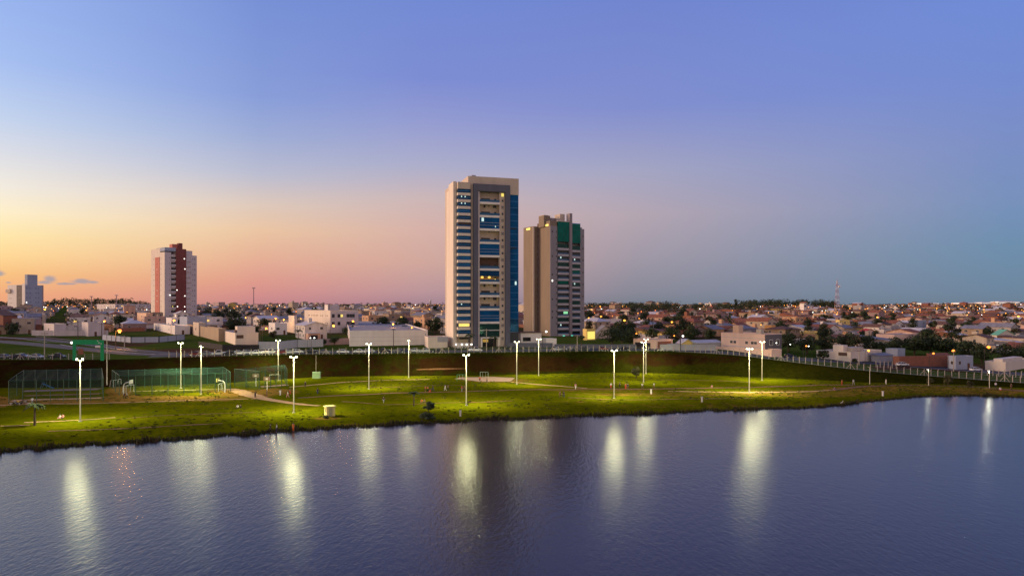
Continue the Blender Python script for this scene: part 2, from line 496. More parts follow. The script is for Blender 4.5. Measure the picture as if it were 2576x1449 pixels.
# ------------------------------------------------------------------ draped strips: paths, roads, kerbs
def drape(name, pts, w, m, lift=0.04, ymin=0.0, step=2.0, world=False, kind='structure', jag=0.0, label=None, cat=None):
    P = [Vector(p) if world else pix(p[0], p[1], ymin) for p in pts]
    ws = w if isinstance(w, (list, tuple)) else [w] * len(P)
    Q, W = [], []
    for i in range(len(P) - 1):
        a, b = P[i], P[i + 1]
        n = max(1, int((b - a).length / step))
        for k in range(n):
            Q.append(a.lerp(b, k / n)); W.append(ws[i] + (ws[i + 1] - ws[i]) * k / n)
    Q.append(P[-1]); W.append(ws[-1])
    mb = MB(); vs, fs = [], []
    nc = 5
    for i, q in enumerate(Q):
        d = (Q[min(i + 1, len(Q) - 1)] - Q[max(i - 1, 0)]); d.z = 0; d.normalize()
        s = Vector((d.y, -d.x, 0))
        ww = W[i] * (1 + jag * rnd.uniform(-1, 1))
        for k in range(nc):
            p = q + s * ww * (k / (nc - 1) - 0.5)
            vs.append((p.x, p.y, gz(p.x, p.y) + lift))
    for i in range(len(Q) - 1):
        for k in range(nc - 1):
            a = i * nc + k
            fs.append((a, a + nc, a + nc + 1, a + 1))
    o = mb.add(vs, fs, m).build(name)
    if kind: o['kind'] = kind
    if label: tag(o, label, cat)
    return o
dirt_m = mat('dirt_path', (0.42, 0.24, 0.11), 0.95, 0.25, 1.5, 0.4)
dirt2_m = mat('dirt_path_brown', (0.17, 0.075, 0.03), 0.95, 0.3, 1.5, 0.4)
sand_m = mat('court_sand', (0.40, 0.25, 0.17), 0.95, 0.15, 0.8, 0.3)
asphalt_m = mat('asphalt', (0.045, 0.044, 0.05), 0.85, 0.2, 0.6, 0.2)
kerb_m = mat('kerb_concrete', (0.45, 0.40, 0.35), 0.85, 0.12, 1.0)
drape('path_by_the_lake', [(-60, 1022), (80, 1016), (260, 1014), (360, 1011), (470, 1007), (646, 1003)], 0.9, dirt_m, jag=.25)
drape('path_across_the_lawn', [(578, 978), (610, 987), (652, 1000), (700, 1009), (737, 1015), (803, 1021)], [2.6, 4.2, 3.4, 2.6, 2.2, 1.2], dirt_m, lift=0.06, jag=.15)
drape('path_to_the_playground', [(728, 974), (790, 968), (844, 963), (935, 958), (1031, 955), (1081, 954)], 1.1, dirt_m, jag=.2)
drape('path_along_the_middle', [(749, 1001), (850, 995), (980, 989), (1070, 987), (1149, 985.5), (1260, 982), (1360, 980), (1480, 979), (1560, 978.5), (1680, 978), (1790, 976), (1900, 974), (2047, 969), (2150, 969)], 1.5, dirt2_m, jag=.3)
drape('path_from_the_playground', [(1285, 961), (1340, 966), (1392, 970), (1477, 977)], 1.1, dirt_m, jag=.2)
drape('path_pale_sand', [(1680, 984.5), (1780, 986), (1884, 987.5), (1980, 986.5), (2047, 984.5), (2095, 981)], [0.6, 1.4, 1.8, 1.5, 1.1, .7], dirt_m, lift=.05, jag=.2)
drape('path_under_the_bank', [(2095, 981), (2175, 972), (2288, 969), (2380, 971), (2458, 974), (2600, 987)], 2.0, dirt2_m, lift=.06, jag=.2)
drape('path_left_lawn', [(60, 1063), (150, 1059), (230, 1055), (290, 1050)], .7, dirt_m, jag=.3)
drape('path_foot_track', [(-20, 1072), (30, 1071), (75, 1069)], .6, dirt_m, jag=.3)
drape('path_thin_track', [(300, 1054), (380, 1047), (460, 1043), (640, 1037)], .4, dirt2_m, jag=.5)
for k_, pts_ in enumerate([[(860, 1010), (960, 1018), (1100, 1014), (1290, 1008)], [(1430, 1000), (1560, 1006), (1720, 1004), (1900, 1002)], [(930, 975), (1040, 972), (1160, 969)], [(1660, 955), (1780, 957), (1900, 962)], [(120, 1085), (330, 1078), (560, 1065)]]):
    drape('worn_track', pts_, .55, dirt2_m, lift=.05, jag=.6)
# play court in the middle and the pale track end above it
drape('sand_court', [(1150, 951.5), (1215, 953.5), (1290, 955)], [5, 13, 9], sand_m, lift=.05, jag=.1)
drape('sand_strip', [(1048, 930), (1100, 928.5), (1172, 927.5)], [.2, .6, .15], dirt2_m, lift=.07, jag=.1)

# roads on the upper ground
drape('road_left_far', [(-120, 853), (0, 859), (110, 868), (230, 880), (330, 890), (430, 894)], [8, 8, 9, 8, 7, 6], asphalt_m, ymin=topd(0) + 1.0)
drape('road_left_near', [(-40, 849), (90, 852), (220, 866), (330, 881), (440, 890)], [6, 6, 6, 6, 5], asphalt_m, ymin=topd(0) + 1.0, lift=.055)
for k, pts in enumerate([[(-30, 846), (0, 848), (60, 854), (119, 861.5), (165, 862)], [(90, 847), (150, 853), (220, 860), (270, 869), (327, 878)], [(151, 867), (183, 873)], [(262, 874), (300, 879), (345, 884)], [(262, 882), (320, 888), (390, 892)]]):
    drape('kerb_left', pts, 0.55, kerb_m, lift=.13, ymin=topd(100) + 1.0, step=1.0)
fence_line = []
for X in np.arange(-300, 2900, 6):
    u = (X - CX) / FP; d = topd(X) + 0.5
    fence_line.append((u * d, d))
def along(X, off):
    u = (X - CX) / FP; d = topd(X) + off
    return Vector((u * d, d, gz(u * d, d)))
drape('parking_road', [along(X, 7.5) for X in range(380, 1960, 20)], 9.0, asphalt_m, world=True, lift=.05)
drape('parking_kerb', [along(X, 12.3) for X in range(380, 1500, 20)], 0.4, kerb_m, world=True, lift=.15)
drape('road_right', [along(X, o) for X, o in [(1960, 7.5), (2040, 14), (2120, 20), (2200, 24), (2300, 25), (2400, 24), (2500, 22), (2650, 20), (2900, 16)]], 8.0, asphalt_m, world=True, lift=.045)
drape('kerb_right_far', [along(X, o) for X, o in [(1990, 15), (2040, 19.5), (2120, 25), (2200, 29), (2300, 30), (2400, 29)]], 0.7, kerb_m, world=True, lift=.14)
drape('kerb_right_near', [along(X, o) for X, o in [(2290, 19.5), (2380, 19.5), (2440, 18.5), (2520, 17), (2650, 15)]], 0.6, kerb_m, world=True, lift=.14)
drape('kerb_under_fence', [along(X, 0.15) for X in range(1700, 2680, 20)], 0.45, kerb_m, world=True, lift=.12)

# ================================================================== buildings
cream = mat('wall_cream', (0.66, 0.56, 0.46), 0.8, 0.08, 0.35, streak=5)
beige = mat('wall_beige', (0.52, 0.42, 0.33), 0.8, 0.10, 0.4, streak=4)
tan = mat('wall_tan', (0.34, 0.25, 0.165), 0.85, 0.10, 0.4, streak=3)
white = mat('wall_white', (0.74, 0.67, 0.61), 0.8, 0.07, 0.4, streak=4)
lilac = mat('wall_lilac_grey', (0.56, 0.48, 0.46), 0.8, 0.10, 0.4, streak=4)
grey = mat('wall_grey', (0.34, 0.33, 0.35), 0.85, 0.12, 0.4, streak=4)
pink = mat('wall_pale_pink', (0.76, 0.52, 0.40), 0.8, 0.08, 0.4, streak=4)
peach = mat('wall_peach', (0.66, 0.42, 0.27), 0.8, 0.08, 0.4, streak=4)
orange = mat('wall_orange', (0.66, 0.33, 0.10), 0.8, 0.08, 0.4, streak=4)
yellow = mat('wall_yellow', (0.72, 0.52, 0.16), 0.8, 0.08, 0.4, streak=4)
brick = mat('wall_brick_red', (0.26, 0.105, 0.065), 0.9, 0.2, 0.8)
mauve = mat('wall_mauve', (0.40, 0.27, 0.26), 0.85, 0.1, 0.4, streak=4)
bluegrey = mat('wall_blue_grey', (0.33, 0.36, 0.43), 0.85, 0.1, 0.4, streak=4)
dark_concrete = mat('dark_blue_grey_cladding', (0.105, 0.105, 0.135), 0.6, 0.12, 0.4, streak=4)
black_wall = mat('wall_black_stained', (0.03, 0.026, 0.028), 0.9, 0.3, 0.6)
tile_red = mat('roof_terracotta', (0.24, 0.085, 0.045), 0.9, 0.35, 0.9, 0.3)
tile_brown = mat('roof_brown_tile', (0.15, 0.075, 0.05), 0.9, 0.35, 0.9, 0.3)
tile_grey = mat('roof_grey_sheet', (0.21, 0.20, 0.22), 0.8, 0.3, 0.5, 0.2)
roof_pale = mat('roof_pale_sheet', (0.50, 0.47, 0.47), 0.7, 0.15, 0.4)
roof_green = mat('roof_green_sheet', (0.16, 0.44, 0.27), 0.7, 0.12, 0.4)
roof_slab = mat('roof_slab_concrete', (0.30, 0.27, 0.26), 0.9, 0.2, 0.4)
glass_dark = mat('window_glass_dark', (0.010, 0.011, 0.014), 0.15, 0.3, 0.3, spec=0.28)
glass_blue = mat('tower_glass_blue', (0.003, 0.058, 0.160), 0.16, 0.45, 0.16, spec=0.35, tint=(.12, .42, 1.0))
glass_deep = mat('tower_glass_deep_blue', (0.003, 0.026, 0.068), 0.14, 0.5, 0.3, spec=0.35, tint=(.15, .45, 1.0))
glass_green = mat('tower_glass_green', (0.002, 0.075, 0.058), 0.14, 0.5, 0.35, spec=0.3, tint=(.1, 1.0, .8))
glass_teal = mat('tower_glass_dark_teal', (0.008, 0.024, 0.024), 0.14, 0.4, 0.3, spec=0.25, tint=(.4, 1.0, .9))
frame_m = mat('window_frame_pale', (0.55, 0.5, 0.48), 0.6, 0.05)
spandrel = mat('spandrel_line', (0.10, 0.26, 0.48), 0.5, 0.1)
wood_m = mat('door_brown_wood', (0.13, 0.06, 0.03), 0.7, 0.2, 2)
metal_m = mat('galvanised_metal', (0.45, 0.45, 0.47), 0.5, 0.1, 1, metal=0.4)
tank_m = mat('water_tank_blue', (0.10, 0.22, 0.38), 0.6, 0.1)
tank2_m = mat('water_tank_grey', (0.36, 0.34, 0.33), 0.8, 0.1)
concrete_pole = mat('pole_concrete', (0.38, 0.32, 0.26), 0.85, 0.12, 2)
red_m = mat('wall_wine_red', (0.205, 0.060, 0.050), 0.85, 0.12, 0.4, streak=4)
red_bright = mat('wall_brick_pink', (0.50, 0.16, 0.12), 0.85, 0.12, 0.4, streak=4)
lit_warm = mat('lit_room_warm', (0.8, 0.6, 0.3), 0.8, 0.3, 1.2, emit=((1.0, 0.62, 0.10), 1.1))
lit_white = mat('lit_lamp_white', (0.8, 0.8, 0.8), 0.8, 0.1, 1, emit=((1.0, 0.93, 0.80), 3.0))
lit_pale = mat('lit_room_pale', (0.6, 0.7, 0.7), 0.8, 0.3, 1.5, emit=((0.55, 0.85, 0.80), 0.8))
lit_yellow = mat('lit_panel_yellow', (0.8, 0.7, 0.2), 0.8, 0.1, 1, emit=((1.0, 0.80, 0.16), 0.9))
lit_green = mat('lit_green_lobby', (0.2, 0.8, 0.6), 0.8, 0.2, 1, emit=((0.10, 0.85, 0.55), 1.1))

WIN = {}
def window_mesh(glass, fr=None):
    """unit window, one metre square, standing proud of a wall whose outer face is local -y"""
    k = (glass.name, fr.name if fr else '')
    if k not in WIN:
        mb = MB()
        f = fr or frame_m
        mb.box(-0.5, 0.5, -0.06, 0.0, -0.5, -0.44, f); mb.box(-0.5, 0.5, -0.06, 0.0, 0.44, 0.5, f)
        mb.box(-0.5, -0.45, -0.06, 0.0, -0.44, 0.44, f); mb.box(0.45, 0.5, -0.06, 0.0, -0.44, 0.44, f)
        mb.box(-0.02, 0.02, -0.05, 0.0, -0.44, 0.44, f)
        mb.add([(-0.45, -0.02, -0.44), (0.45, -0.02, -0.44), (0.45, -0.02, 0.44), (-0.45, -0.02, 0.44)], [(0, 1, 2, 3)], glass)
        WIN[k] = mb.mesh('window')
    return WIN[k]
def put_window(par, x, y, z, w, h, face, glass=None, fr=None, name='window'):
    """face 'f' looks along local -y, 'l' along local -x"""
    o = link(name, window_mesh(glass or glass_dark, fr), par, (x, y, z), 0.0 if face == 'f' else R(-90))
    o.scale = (w, 1.6, h)
    return o

def corner_frame(Xl, Xc, Xr, ytop, ybase, th, ymin=0.0, at=None):
    p = at or pix(Xc, ybase, ymin)
    s, c = math.sin(R(th)), math.cos(R(th))
    ul, ur = (Xl - CX) / FP, (Xr - CX) / FP
    D = (p.x - ul * p.y) / (s + ul * c)
    W = (ur * p.y - p.x) / (c - ur * s)
    h = EYE - (ytop - HY) * p.y / FP - p.z
    return p, W, D, h

# ------------------------------------------------------------------ the blue glass tower
p1 = pix(1140, 875, 200)
T1 = thing('apartment_tower', 'tallest tower, cream and slate grey with blue glass bands and stacked open balconies', 'tower', p1, R(17))
K1 = p1.y / FP
def z1(y): return EYE + (HY - y) * K1 - p1.z
M1 = K1 / math.cos(R(17))            # metres per column along the front
FL = 16.82 * K1
sx = M1 * 0.1583
def x1(zx): return (zx - 215) * sx
top_low = z1(460); top_crown = z1(441.3)
MB().box(0.4, x1(1255) - .15, 1.7, 17.6, -1, top_low - 0.1, beige).build('core_wall', T1)
b = MB(); b.box(0, 1.3, -0.25, 8.6, -1, z1(456.5), cream); b.box(0.35, 1.35, 8.6, 14.5, -1, z1(470), cream); b.build('side_pier', T1)
xb0, xb1 = 1.32, x1(465)
for k in range(22):
    yc = 481.5 + 16.82 * k
    zc = z1(yc)
    zt, zb = zc + 0.80, zc - 0.75
    s_top = zb; s_bot = zb - (FL - 1.55)
    MB().box(xb0, xb1, -2.5, 1.68, s_bot, s_top, cream).build('balcony_slab', T1)
    g = glass_deep if k in (1, 2, 16, 17, 18, 21) else (glass_blue if k % 4 else glass_deep)
    mb = MB(); mb.box(xb0 + .12, xb1 - .1, -2.3, 1.6, zb + .01, zt - .01, g)
    mb.box(xb0 + .10, xb1 - .08, -2.34, -2.3, zc - .06, zc + .06, spandrel)
    w = mb.build('balcony_glazing', T1)
    if k in (1, 2, 17):
        for q in range(2 if k != 17 else 1):
            MB().box(xb0 + 1.3 + 1.4 * q, xb0 + 1.7 + 1.4 * q, -2.37, -2.31, zc + .1, zc + .6, lit_pale).build('lit_lamp', w)
    if k == 20:
        MB().box(xb0 + .4, xb1 - .5, -2.37, -2.31, zc - .5, zc + .65, lit_warm).build('lit_room', w)
    if k == 5:
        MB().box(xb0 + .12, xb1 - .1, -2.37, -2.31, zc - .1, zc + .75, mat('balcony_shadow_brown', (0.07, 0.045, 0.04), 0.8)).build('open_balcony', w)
MB().box(xb0, xb1, -2.5, 1.68, z1(477) + 0.02, top_low, beige).build('parapet', T1)
b = MB(); b.box(xb0, xb1, -2.45, 1.68, -1, z1(863), white); b.build('base_wall', T1)
MB().box(xb0 + .6, xb1 - .8, -2.52, -2.45, z1(853), z1(848), glass_dark).build('base_window', T1)
MB().box(x1(465), x1(490), 0.9, 1.68, -1, top_low - .3, dark_concrete).build('recess_panel', T1)
MB().box(x1(490), x1(515), -0.7, 1.68, -1, top_low, beige).build('light_strip', T1)
b = MB()
b.box(x1(518), x1(595), -1.3, 1.68, -1, z1(478.6), dark_concrete)
b.box(x1(1028), x1(1105), -1.3, 1.68, -1, z1(478.6), dark_concrete)
b.box(x1(518), x1(1105), -1.3, 1.68, z1(478.6) + .004, z1(460.5), dark_concrete)
b.build('frame', T1)
MB().box(x1(598), x1(620), -0.9, 1.68, z1(872), z1(479.5), lilac).build('jamb', T1)
cx0, cx1 = x1(622), x1(940)
railing_m = mat('balcony_glass_railing', (0.03, 0.09, 0.18), 0.15, 0.2, spec=0.3, tint=(.4, .7, 1))
brown_in = mat('balcony_brown_wall', (0.105, 0.062, 0.045), 0.8, 0.2)
kinds = ['o', 'o', 'g', 'o', 'g', 'b', 'y', 'o', 'o', 'g']
for k in range(10):
    ys = 508 + 33.8 * k
    zs = z1(ys)
    ztop = z1(ys - 33.8) - 0.45 if k else z1(479.5)
    sl = MB().box(cx0, cx1, -0.9, 1.68, zs - .42, zs + .42, white).build('balcony_slab', T1)
    kd = kinds[k]
    if kd in 'oby':
        if kd == 'b':
            MB().box(cx0, cx1, 1.45, 1.69, zs + .43, ztop, brown_in).build('back_wall', T1)
        MB().box(cx0 + .05, cx1 - .05, -0.85, -0.79, zs + .42, zs + 1.35, railing_m).build('railing', T1)
        yb = 1.44 if kd == 'b' else 1.69
        for (a, c_, z0, z1_) in ([(1.2, 4.8, .5, 1.75), (6.6, 7.5, .5, 1.75)] + ([(2.2, 3.0, 3.3, 4.3), (6.1, 7.5, 3.3, 4.3), (4.2, 4.6, 3.7, 4.3)] if k in (1, 7, 8) else [(4.2, 4.8, 4.0, 4.4)])):
            MB().box(cx0 + a, cx0 + c_, yb - .12, yb - .01, zs + .42 + z0, min(ztop - .1, zs + .42 + z1_), glass_dark).build('window', T1)
        if kd == 'y':
            MB().box(cx0 + .05, cx1 - .05, -0.6, -0.5, zs + 2.6, ztop, glass_deep).build('glazing', T1)
            for q in (1.3, 4.2):
                mb = MB(); mb.ball((cx0 + q, 0.3, zs + 2.2), 0.62, lit_warm, sz=.75)
                mb.build('dome_lamp', T1)
            MB().box(cx0 + 6.3, cx0 + 6.7, -.4, 0.0, zs + .8, zs + 1.6, lit_yellow).build('lamp', T1)
            MB().box(cx0 + .3, cx1 - 1.6, 1.2, 1.6, zs + .5, zs + 1.9, mat('lit_terrace_wall', (.4, .2, .05), .8, .3, emit=((1, .5, .08), .12))).build('back_wall', T1)
    else:
        mb = MB(); mb.box(cx0 + .05, cx1 - .05, -0.7, 1.6, zs + .43, ztop - .01, glass_blue)
        w = mb.build('glazing', T1)
        mb = MB()
        for zz in (1.25, 2.3):
            mb.box(cx0 + .05, cx1 - .05, -0.76, -0.7, zs + .42 + zz, zs + .5 + zz, frame_m)
        mb.build('glazing_bar', w)
        if k == 2:
            MB().box(cx0 + .8, cx0 + 1.7, -.78, -.705, zs + 3.2, zs + 4.6, lit_pale).build('lit_room', w)
            MB().box(cx0 + 6.3, cx0 + 6.6, -.78, -.705, zs + 1.0, zs + 1.6, lit_pale).build('lit_room', w)
MB().box(cx0, cx1, -0.6, 1.6, z1(848), z1(814.5), glass_teal).build('lobby_glazing', T1)
MB().box(cx0, cx1, -0.7, -0.61, z1(832.5), z1(830.5), frame_m).build('glazing_bar', T1)
b = MB(); b.box(cx0 + .3, cx0 + .9, -1.6, 1.6, -1, z1(849), white); b.box(cx1 - 1.0, cx1, -1.6, 1.6, -1, z1(849), cream); b.box(cx0 + .902, cx1 - 1.002, -1.6, 1.6, z1(852), z1(849), white); b.build('entrance_portal', T1)
MB().box(cx0 + 1.0, cx1 - 1.1, 0.6, 1.6, -1, z1(853), glass_dark).build('entrance_glazing', T1)
MB().box(cx0 + 1.6, cx0 + 3.8, 0.5, 0.58, z1(862), z1(855), mat('lit_lobby_amber', (.3, .2, .05), .8, .3, emit=((1, .6, .12), .35))).build('lit_lobby', T1)
MB().box(x1(940), x1(1026), -0.5, 1.68, -1, z1(479.5), beige).build('window_column', T1)
for k in range(22):
    if k % 2 == 0:
        put_window(T1, x1(990), -0.51, z1(500.5 + 16.8 * k), .75, 1.0, 'f', glass_dark, grey)
    else:
        put_window(T1, x1(990), -0.51, z1(500.5 + 16.8 * k), 1.0, 1.25, 'f', mat('window_blind_grey', (.2, .17, .16), .6), grey)
put_window(T1, x1(990), -0.51, z1(485.5), 1.1, 1.5, 'f', lit_yellow, grey)
gx0, gx1 = x1(1107), x1(1252)
for k in range(21):
    yt = 484 + 16.8 * k
    dk = k in (5, 8) 
    mb = MB().box(gx0, gx1, -0.3, 1.68, z1(yt + 16.8) + .10, z1(yt), glass_blue if k < 19 else glass_deep)
    w = mb.build('glass_panel', T1)
    MB().box(gx0 + .01, gx1, -0.36, 1.6, z1(yt + 16.8) + .005, z1(yt + 16.8) + .095, spandrel).build('spandrel', w)
    if dk:
        MB().box(gx0 + .2, gx1 - .8, -0.37, -0.302, z1(yt + 4), z1(yt + 1), black_wall).build('open_window', w)
    if k == 13:
        MB().box(gx0 + 2.2, gx0 + 2.9, -0.36, -0.302, z1(yt + 13), z1(yt + 4), lit_pale).build('lit_room', w)
MB().box(gx0, gx1, -0.2, 1.68, -1, z1(838) , mat('tower_base_dark', (0.03, 0.032, 0.04), .5)).build('base_glazing', T1)
b = MB(); b.box(x1(445), x1(1255), -0.4, 17.7, top_low + .01, top_crown, beige); b.box(gx0, x1(1255), -0.4, 1.68, z1(483.5), top_low, beige); b.build('crown_wall', T1)
b = MB(); b.box(x1(545), x1(608), 4, 6.5, top_crown, top_crown + 1.3, grey); b.build('roof_box', T1)
b = MB()
for q in range(6):
    b.tube([(x1(615) + q * .9, 4, top_crown), (x1(615) + q * .9, 4, top_crown + .8)], .04, metal_m, 5)
b.tube([(x1(615), 4, top_crown + .8), (x1(615) + 4.5, 4, top_crown + .8)], .05, metal_m, 5)
b.build('roof_railing', T1)

# ------------------------------------------------------------------ the green-topped tower
wall2 = mat('tower_wall_grey', (0.27, 0.245, 0.255), .8, .10, .4, streak=4)
tan2 = mat('tower_wall_tan', (0.225, 0.170, 0.122), .85, .10, .4, streak=4)
p2 = pix(1383, 846, 330)
T2 = thing('apartment_tower', 'tan and grey tower with green glass penthouse and dark balcony columns', 'tower', p2, R(30))
K2 = p2.y / FP
def z2(y): return EYE + (HY - y) * K2 - p2.z
def y2(zy): return 507.8 + .2655 * zy
def x2(zx): return (zx - 335) * .2655 * K2 / math.cos(R(30)) * 1.0
cw = x2(680)
zr = z2(y2(228))
MB().box(2.6, cw - .1, 1.6, 20, -1, z2(y2(190)) - 1.5, wall2).build('core_wall', T2)
MB().box(0, 4.2, -0.15, 9.9, -1, z2(y2(180)), tan2).build('side_block', T2)
MB().box(-3, 2.58, 11.2, 20.4, -1, z2(y2(214)), tan2).build('side_block', T2)
MB().box(-.4, 2.58, 9.92, 11.18, -1, z2(y2(188)), mat('recess_brown', (.17, .115, .095), .85, .2, .5)).build('recess_wall', T2)
MB().box(-3.0, -2.2, 10.95, 11.18, -1, z2(y2(216)), cream).build('edge_strip', T2)
for k in range(14):
    z = z2(y2(285 + 58.3 * k))
    put_window(T2, -.42, 10.55, z, .5, .8, 'l', glass_dark, grey)
for k, (a, c_) in enumerate([(x2(120), 0)]):
    MB().box(-3.05, -3.0, 13.8, 17.5, z2(y2(243)), z2(y2(224)), lit_yellow).build('light_panel', T2)
MB().box(-.05, 0.0, 1.2, 5.2, z2(y2(226)), z2(y2(208)), lit_yellow).build('light_panel', T2)
MB().box(0.02, x2(405), -.45, -.16, -1, zr, wall2).build('front_wall', T2)
for k in range(16):
    z = z2(y2(280 + 58.3 * k))
    if k in (0, 4, 7, 8, 11, 13, 14):
        put_window(T2, x2(355), -.46, z, .7, 1.1, 'f', lit_white if k == 8 else glass_dark, grey)
    put_window(T2, x2(394), -.46, z, .5, .9, 'f', glass_dark, grey)
MB().box(x2(637), cw, -.3, 1.58, -1, z2(y2(238)), wall2).build('end_wall', T2)
for k in range(0, 16, 2):
    put_window(T2, x2(665), -.31, z2(y2(310 + 58.3 * k)), .6, 1.0, 'f', glass_dark, grey)
fin = mat('fin_brown_grey', (.26, .22, .225), .8, .1, .4, streak=4)
MB().box(x2(519), x2(545), -1.3, 1.58, -1, z2(y2(98)), fin).build('fin', T2)
gl = [glass_teal, glass_dark, mat('tower_glass_slate', (0.012, 0.022, 0.032), 0.14, 0.4, 0.3, spec=0.25)]
for c_, (a, e) in enumerate([(x2(408), x2(518)), (x2(547), x2(634))]):
    for k in range(15):
        yc = y2(413 + 58.5 * k + (14 if c_ else 0))
        zc = z2(yc)
        MB().box(a, e, -.8, 1.58, zc - 2.15, zc - 1.05, mat('balcony_slab_pale', (.42, .385, .395), .8, .10, .4, streak=3)).build('balcony_slab', T2)
        g = glass_green if (c_, k) in ((0, 6), (1, 4)) else gl[(k * 7 + c_ * 3) % 3]
        w = MB().box(a + .05, e - .05, -.35, 1.5, zc - 1.04, zc + 1.02, g).build('balcony_glazing', T2)
        MB().box(a + .02, e - .02, -.78, -.72, zc - 1.04, zc - .45, railing_m if k % 3 else glass_teal).build('railing', w)
        if (c_, k) in ((0, 11),):
            MB().box(a + 3.6, a + 6.2, -.40, -.352, zc - .3, zc + .9, mat('lit_room_green', (.3, .7, .4), .8, .4, 1.5, emit=((.3, .9, .45), .7))).build('lit_room', w)
        if (c_, k) in ((1, 6), (0, 2), (0, 13), (1, 2)):
            MB().box(a + 1.6, a + 2.3, -.40, -.352, zc - .1, zc + .7, lit_pale).build('lit_room', w)
ptop = z2(y2(182))
for (a, e, t, b0) in ((x2(405), x2(518), ptop, y2(372)), (x2(547), x2(632), z2(y2(196)), y2(380))):
    w = MB().box(a, e, -.9, 6, z2(b0), t, glass_green).build('penthouse_glazing', T2)
    mb = MB()
    for q in range(1, 4):
        mb.box(a + (e - a) * q / 4 - .05, a + (e - a) * q / 4 + .05, -.95, -.905, z2(b0), t, mat('mullion_green', (.02, .06, .05), .5))
    for q in range(1, 3):
        zz = z2(b0) + (t - z2(b0)) * q / 3
        mb.box(a, e, -.94, -.902, zz - .06, zz + .06, MATS['mullion_green'])
    mb.build('mullions', w)
    MB().box(a - .02, e, -1.0, 6.02, t + .003, t + .35, spandrel if a > 9 else cream).build('roof_edge', w)
for (a, e, y0, y1_, tt, mm) in ((x2(245) + 4.6, x2(330) + 3.2, 4, 9, y2(121), tan2), (x2(352), x2(395), 7, 11, y2(108), beige), (x2(420), x2(468), 7, 11, y2(132), fin), (x2(470), x2(517), 3, 8, y2(98), beige)):
    MB().box(a, e, y0, y1_, ptop - 2.5, z2(tt), mm).build('roof_box', T2)
b = MB(); b.tube([(x2(440), 8, z2(y2(132))), (x2(440), 8, z2(y2(70)))], .09, metal_m, 5); b.build('antenna', T2)
MB().box(x2(408), x2(634), -.5, 1.5, -1, z2(y2(1258)), glass_teal).build('lobby_glazing', T2)
for zx in (458, 540):
    MB().box(x2(zx) - .5, x2(zx) + .6, -1.5, -1.33, z2(y2(1320)), z2(y2(1268)), lit_green).build('lit_panel', T2)

# ------------------------------------------------------------------ the red-striped tower
p3 = pix(414, 806, 380)
T3 = thing('apartment_tower', 'pale apartment tower with wine red centre strip and small dark balconies', 'tower', p3, R(47))
K3 = p3.y / FP
def z3(zy): return EYE + (HY - (573.3 + .2261 * zy)) * K3 - p3.z
_, W3, D3, _h = corner_frame(380, 414, 495, 623, 806, 47, at=p3)
def x3(zx): return (zx - 1830) / 360.0 * W3
def l3(zx): return (1830 - zx) / 150.0 * D3
MB().box(.4, W3, 0.5, D3, -1, z3(292), lilac).build('core_wall', T3)
MB().box(x3(1955), x3(2140), 0.2, D3 * .7, -1, z3(240), lilac).build('core_wall', T3)
b = MB(); b.box(0, .38, l3(1780) , D3 + .1, -1, z3(222), cream); b.box(0, .38, -.05, l3(1780) - .004, -1, z3(268), cream); b.build('side_wall', T3)
b = MB(); b.box(-.25, -.004, l3(1778), l3(1728), -1, z3(318), red_bright); b.build('side_strip', T3)
for k in range(12):
    for q, mm in ((1752, lit_white if k in (2, 6, 7, 8, 11) else glass_dark), (1712, glass_dark), (1792, glass_dark)):
        put_window(T3, -.26 if q == 1752 else -.01, l3(q), z3(335 + 60 * k), .5, .7, 'l', mm, beige)
MB().box(.4, x3(1900), -.05, .48, -1, z3(268), lilac).build('front_wall', T3)
MB().box(.02, x3(1955), -.3, D3 * .6, z3(256), z3(216), bluegrey).build('roof_canopy', T3)
MB().box(x3(1952), x3(2066), -.6, .48, -1, z3(225), red_m).build('centre_strip', T3)
MB().box(x3(2120), W3, -.05, .48, -1, z3(292), lilac).build('front_wall', T3)
for k in range(11):
    zc = z3(332 + 60 * k)
    for a, e in ((x3(1902), x3(1952)), (x3(2068), x3(2118))):
        MB().box(a, e, -.5, .48, zc - 2.2, zc - .75, lilac).build('balcony_slab', T3)
        w = MB().box(a + .02, e - .02, .3, .48, zc - .75, zc + .95, glass_dark).build('balcony_opening', T3)
    put_window(T3, x3(2008), -.61, zc + .4, .6, .5, 'f', glass_dark, red_m)
    put_window(T3, x3(1882), -.06, zc, .5, .6, 'f', glass_dark, lilac)
    put_window(T3, x3(2140), -.06, zc, .5, .7, 'f', glass_dark, lilac)
    put_window(T3, x3(2165), -.06, zc, .6, .9, 'f', glass_dark, lilac)
for zx, zy, mm in ((2045, 335, lit_white), (1963, 690, lit_white), (1885, 748, lit_white), (2050, 755, lit_white), (1915, 875, lit_yellow), (1968, 875, lit_white), (2048, 877, lit_white), (2050, 450, lit_white), (2050, 930, lit_white)):
    MB().box(x3(zx) - .35, x3(zx) + .35, -.75, -.62, z3(zy) - .35, z3(zy) + .35, mm).build('lit_window', T3)
b = MB(); b.box(x3(1985), x3(2028), 0, 4, z3(240), z3(160), red_m); b.build('roof_tower', T3)
b = MB(); b.box(x3(1925), x3(1985) - .01, 2, 8, z3(240), z3(172), red_bright); b.build('roof_box', T3)

